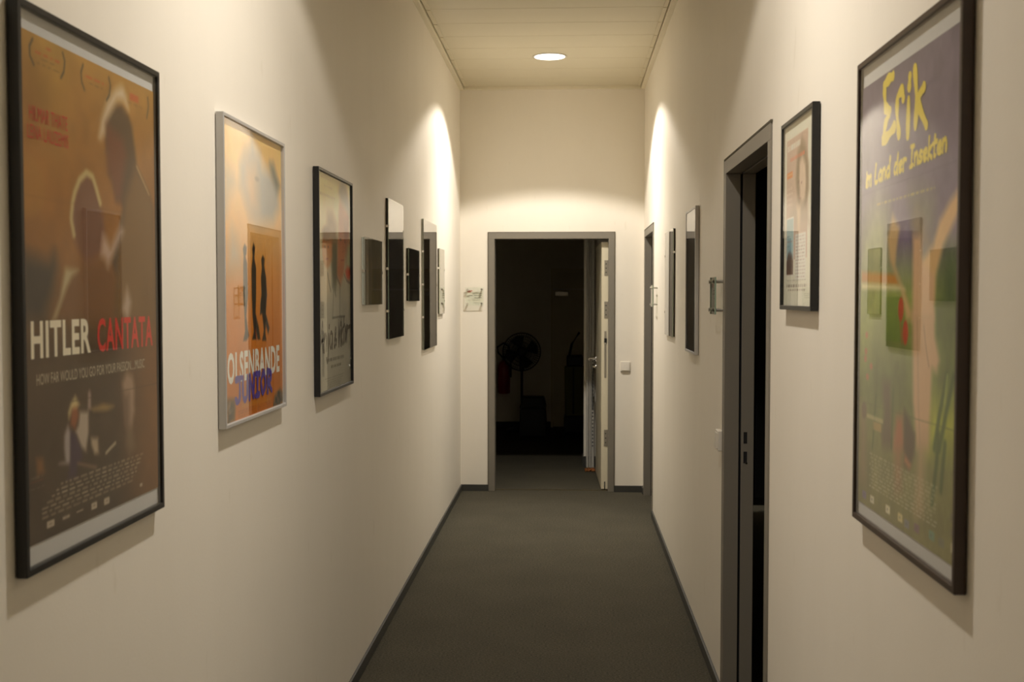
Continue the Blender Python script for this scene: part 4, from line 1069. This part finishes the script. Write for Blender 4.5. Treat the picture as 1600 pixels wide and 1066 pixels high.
# ------------------------------------------------------------------ acrylic door signs on stand-offs
def door_sign(wall, along, zc, label, marks):
    s = 0.150
    root = on_wall('door_sign', wall, along, zc - s / 2); prop(root, label, 'sign', 'acrylic door signs on metal stand-offs')
    w0, w1 = 0.030, 0.036
    g = MB().box(-s / 2, s / 2, 0, s, w0, w1); g.m = [0, 0, 1, 1, 1, 1]
    pl = g.build('plate', [M['acryl'], M['edge']], root)
    for u in (-1, 1):
        for v in (0.115, 0.885):
            x, yy = u * (s / 2 - 0.016), v * s
            so = MB().cyl((x, yy, 0.0), (x, yy, w0), 0.0065, n=14).build('stand_off', M['steel'], root)
            MB().cyl((x, yy, w1), (x, yy, w1 + 0.007), 0.0085, n=16).build('cap', M['chrome'], so)
    back = MB().box(-s / 2 + 0.004, s / 2 - 0.004, 0.022, s - 0.034, w0 - 0.0012, w0 - 0.0002)
    if marks:
        mk = Sheet(s * 0.8, s * 0.40, 0.002, (226, 214, 186), 1.0, 51)
        back.build('paper_insert', M['mount'], root) if False else None
        t = MB()
        for a_, b_, v in ((-0.018, 0.060, 0.094), (-0.044, -0.014, 0.080), (-0.006, 0.060, 0.080), (0.0, 0.058, 0.062)):
            t.box(a_, b_, v, v + 0.004, w0 - 0.0006, w0 - 0.0002)
        t.build('printed_lines', M['dark_ink'], root)
        r = MB()
        for a_, b_, v0_, v1_ in ((-0.058, -0.030, 0.108, 0.116), (-0.050, -0.018, 0.116, 0.124), (-0.062, -0.040, 0.112, 0.120)):
            r.box(a_, b_, v0_, v1_, w0 - 0.0007, w0 - 0.0003)
        r.build('red_mark', M['red_ink'], root)
    return root
M['dark_ink'] = plain('dark_print_ink', (0.10, 0.08, 0.05, 1), 0.6)
M['red_ink'] = plain('red_print_ink', (0.55, 0.18, 0.12, 1), 0.6)
door_sign('end', -0.7725, 1.6245, 'clear acrylic sign with a red mark left of the end doorway', True)
door_sign('right', 4.690, 1.630, 'clear green-edged acrylic sign beside the near right doorway', True)
door_sign('right', 8.070, 1.628, 'small clear acrylic sign beside the far right doorway', True)

# ------------------------------------------------------------------ switches
def light_switch(wall, along, zc, label, t=0.0):
    s = 0.081
    root = on_wall('light_switch', wall, along, zc - s / 2); prop(root, label, 'switch', 'cream light switches')
    MB().box(-s / 2, s / 2, 0, s, 0, 0.012 + t).build('housing', M['plastic'], root, bevel=0.003)
    h = s / 2 - 0.009
    k = MB(); c = s / 2
    k.poly([(-h, c - h, 0.012 + t), (h, c - h, 0.012 + t), (h, c + h, 0.012 + t), (-h, c + h, 0.012 + t), (-h, c - h, 0.020 + t), (h, c - h, 0.020 + t), (h, c + h, 0.0145 + t), (-h, c + h, 0.0145 + t)],
           [(3, 2, 1, 0), (4, 5, 6, 7), (0, 1, 5, 4), (1, 2, 6, 5), (2, 3, 7, 6), (3, 0, 4, 7)])
    k.build('rocker', M['plastic'], root, bevel=0.0015)
    return root
light_switch('end', 0.474, 1.044, 'square cream light switch right of the end doorway')
light_switch('right', 4.632, 1.046, 'cream light switch against the frame of the near right doorway', 0.010)

# ------------------------------------------------------------------ things in the dark room
root = empty('pedestal_fan', (-0.555, 13.72, 0)); prop(root, 'dark round pedestal fan standing at the rear wall of the dark room', 'fan')
MB().lathe([(0.0001, 0.0), (0.19, 0.0), (0.19, 0.018), (0.05, 0.045), (0.0001, 0.05)], n=32).build('base', M['fan'], root, smooth=False)
MB().cyl((0, 0, 0.04), (0, 0, 0.86), 0.014).build('pole', M['fan'], root)
MB().cyl((0, 0.10, 0.955), (0, -0.02, 0.955), 0.055, 0.065, n=24).build('motor', M['fan'], root)
MB().box(-0.03, 0.03, -0.03, 0.05, 0.72, 0.90).build('control_box', M['fan'], root, bevel=0.005)
gd = MB()
for rr, yy in ((0.226, -0.06), (0.20, -0.085), (0.16, -0.10), (0.12, -0.11), (0.08, -0.115), (0.226, -0.02), (0.18, 0.02)):
    gd.tube([(rr * math.cos(2 * math.pi * i / 40), yy, 0.955 + rr * math.sin(2 * math.pi * i / 40)) for i in range(40)], 0.0025 if rr < 0.22 else 0.006, 5, closed=True)
for i in range(48):
    w_ = 2 * math.pi * i / 48
    gd.tube([(r_ * math.cos(w_), y_, 0.955 + r_ * math.sin(w_)) for r_, y_ in ((0.04, -0.117), (0.12, -0.110), (0.20, -0.085), (0.226, -0.06), (0.226, -0.02), (0.18, 0.02), (0.07, 0.03))], 0.0015, 4)
gd.build('guard', M['fan'], root)
for i in range(4):
    w_ = i * math.pi / 2 + 0.3; bl = []
    for r_, t_ in ((0.04, 0.2), (0.10, 0.45), (0.19, 0.55), (0.205, 0.0), (0.19, -0.45), (0.10, -0.4), (0.04, -0.2)):
        bl.append((r_ * math.cos(w_ + t_), -0.045 - 0.03 * t_, 0.955 + r_ * math.sin(w_ + t_)))
    n_ = len(bl)
    MB().poly(bl + [(x_, y_ + 0.003, z_) for x_, y_, z_ in bl], [tuple(range(n_)), tuple(reversed(range(n_, 2 * n_)))] + [(k, (k + 1) % n_, n_ + (k + 1) % n_, n_ + k) for k in range(n_)]).build('blade', M['fan'], root)

root = empty('fire_extinguisher', (-0.785, YR - 0.085, 0.43)); prop(root, 'red fire extinguisher with a black hose on the rear wall of the dark room', 'extinguisher')
MB().lathe([(0.0001, 0.0), (0.07, 0.0), (0.075, 0.01), (0.075, 0.32), (0.06, 0.37), (0.03, 0.40), (0.022, 0.41), (0.0001, 0.41)], n=28).build('cylinder', M['red'], root, smooth=True)
MB().cyl((0, 0, 0.40), (0, 0, 0.46), 0.02).box(-0.015, 0.09, -0.012, 0.012, 0.45, 0.465).box(-0.015, 0.10, -0.012, 0.012, 0.475, 0.487).build('valve', M['fan'], root)
MB().tube([(-0.02, 0, 0.445), (-0.07, -0.02, 0.50), (-0.08, -0.03, 0.57), (0.0, -0.03, 0.62), (0.06, -0.03, 0.58), (0.085, -0.03, 0.45), (0.085, -0.03, 0.2)], 0.010, 8).build('hose', M['fan'], root, smooth=True)
MB().box(-0.02, 0.02, 0.07, 0.085, 0.1, 0.40).build('wall_bracket', M['steel'], root)

root = empty('waste_bin', (-0.405, 13.30, 0)); prop(root, 'dark lidded waste bin in front of the fan in the dark room', 'bin')
def taper(mb, w0, d0, w1, d1, z0, z1):
    return mb.poly([(-w0, -d0, z0), (w0, -d0, z0), (w0, d0, z0), (-w0, d0, z0), (-w1, -d1, z1), (w1, -d1, z1), (w1, d1, z1), (-w1, d1, z1)],
                   [(3, 2, 1, 0), (4, 5, 6, 7), (0, 1, 5, 4), (1, 2, 6, 5), (2, 3, 7, 6), (3, 0, 4, 7)])
taper(MB(), 0.165, 0.15, 0.145, 0.14, 0.0, 0.32).build('body', M['bin'], root, bevel=0.01)
taper(MB(), 0.155, 0.15, 0.125, 0.12, 0.322, 0.45).build('lid', M['fan'], root, bevel=0.012)
MB().box(-0.09, 0.09, -0.150, -0.137, 0.36, 0.40).build('flap', M['bin'], root, bevel=0.003)

root = empty('cleaning_cart', (0.075, 13.40, 0)); prop(root, 'tall olive and black cart near the rear door of the dark room', 'cart')
MB().box(-0.12, 0.12, -0.12, 0.12, 0.03, 0.22).build('base', M['bin'], root, bevel=0.01)
for sx in (-0.09, 0.09):
    for sy in (-0.09, 0.09):
        MB().cyl((sx - 0.01, sy, 0.028), (sx + 0.01, sy, 0.028), 0.028).build('wheel', M['fan'], root)
taper(MB(), 0.105, 0.10, 0.115, 0.11, 0.222, 0.80).build('sack', M['olive'], root, bevel=0.015)
MB().box(-0.02, 0.0, -0.118, -0.108, 0.25, 0.79).build('strap', M['fan'], root)
MB().box(-0.09, 0.10, -0.09, 0.09, 0.802, 0.93).build('top_tray', M['fan'], root, bevel=0.02)
MB().tube([(-0.06, 0, 0.92), (-0.03, 0, 1.06), (0.06, 0, 1.20)], 0.014).build('handle', M['fan'], root)

# rear door with fixed panel over it and a door closer
d4 = empty('door_4', (0.25, YR, 0)); prop(d4, kind='structure', label='pale closed door in the rear wall of the dark room')
MB().box(-0.43, 0.43, -0.020, -0.002, 0.01, 1.695).build('leaf', M['doorwhite'], d4, bevel=0.003)
MB().box(-0.43, 0.43, -0.016, -0.002, 1.715, 1.935).build('top_panel', M['doorwhite'], d4, bevel=0.003)
MB().box(-0.46, -0.432, -0.03, -0.001, 0, 1.96).box(0.432, 0.46, -0.03, -0.001, 0, 1.96).box(-0.432, 0.432, -0.03, -0.001, 1.937, 1.96).build('frame', M['doorwhite'], d4)
MB().box(-0.41, -0.25, -0.065, -0.021, 1.625, 1.680).build('door_closer', M['steel'], d4, bevel=0.004)

# pale vertical trunking in front of the pier and the orange cable on the floor
root = empty('cable_trunking', (0.215, 10.79, 0)); prop(root, 'pale upright cable trunking with a slotted rail against the pier behind the open door', 'trunking')
MB().box(-0.040, -0.018, -0.02, 0.045, 0.0, 2.6).build('channel', M['duct'], root, bevel=0.003)
MB().box(-0.014, 0.004, -0.025, 0.045, 0.0, 2.6).build('channel', M['duct'], root, bevel=0.003)
rail = MB().box(0.008, 0.034, -0.015, 0.045, 0.0, 2.6).build('slotted_rail', M['duct'], root)
sl = None
for k in range(24):
    if sl is None:
        sl = MB().box(0.015, 0.027, -0.0162, -0.0148, 0, 0.014).build('slot', M['dark'], rail); sl.location.z = 0.20
    else:
        c = sl.copy(); COL.objects.link(c); c.parent = rail; c.location.z = 0.20 + 0.035 * k
MB().tube([(0.021, -0.02, 0.55), (0.018, -0.03, 0.75), (0.022, -0.02, 0.95)], 0.005, 6).build('cable_tie', M['fan'], root)

pts = []
for i in range(46):
    t_ = i / 45.0
    pts.append((0.16 + 0.125 * t_ + 0.012 * math.sin(t_ * 34), 10.56 + 0.05 * math.cos(t_ * 27), 0.010 + 0.012 * (i % 7 == 3)))
prop(MB().tube(pts, 0.008, 8).build('extension_cord', M['orange'], None, smooth=True), 'orange cable lying on the carpet behind the open door', 'cord')
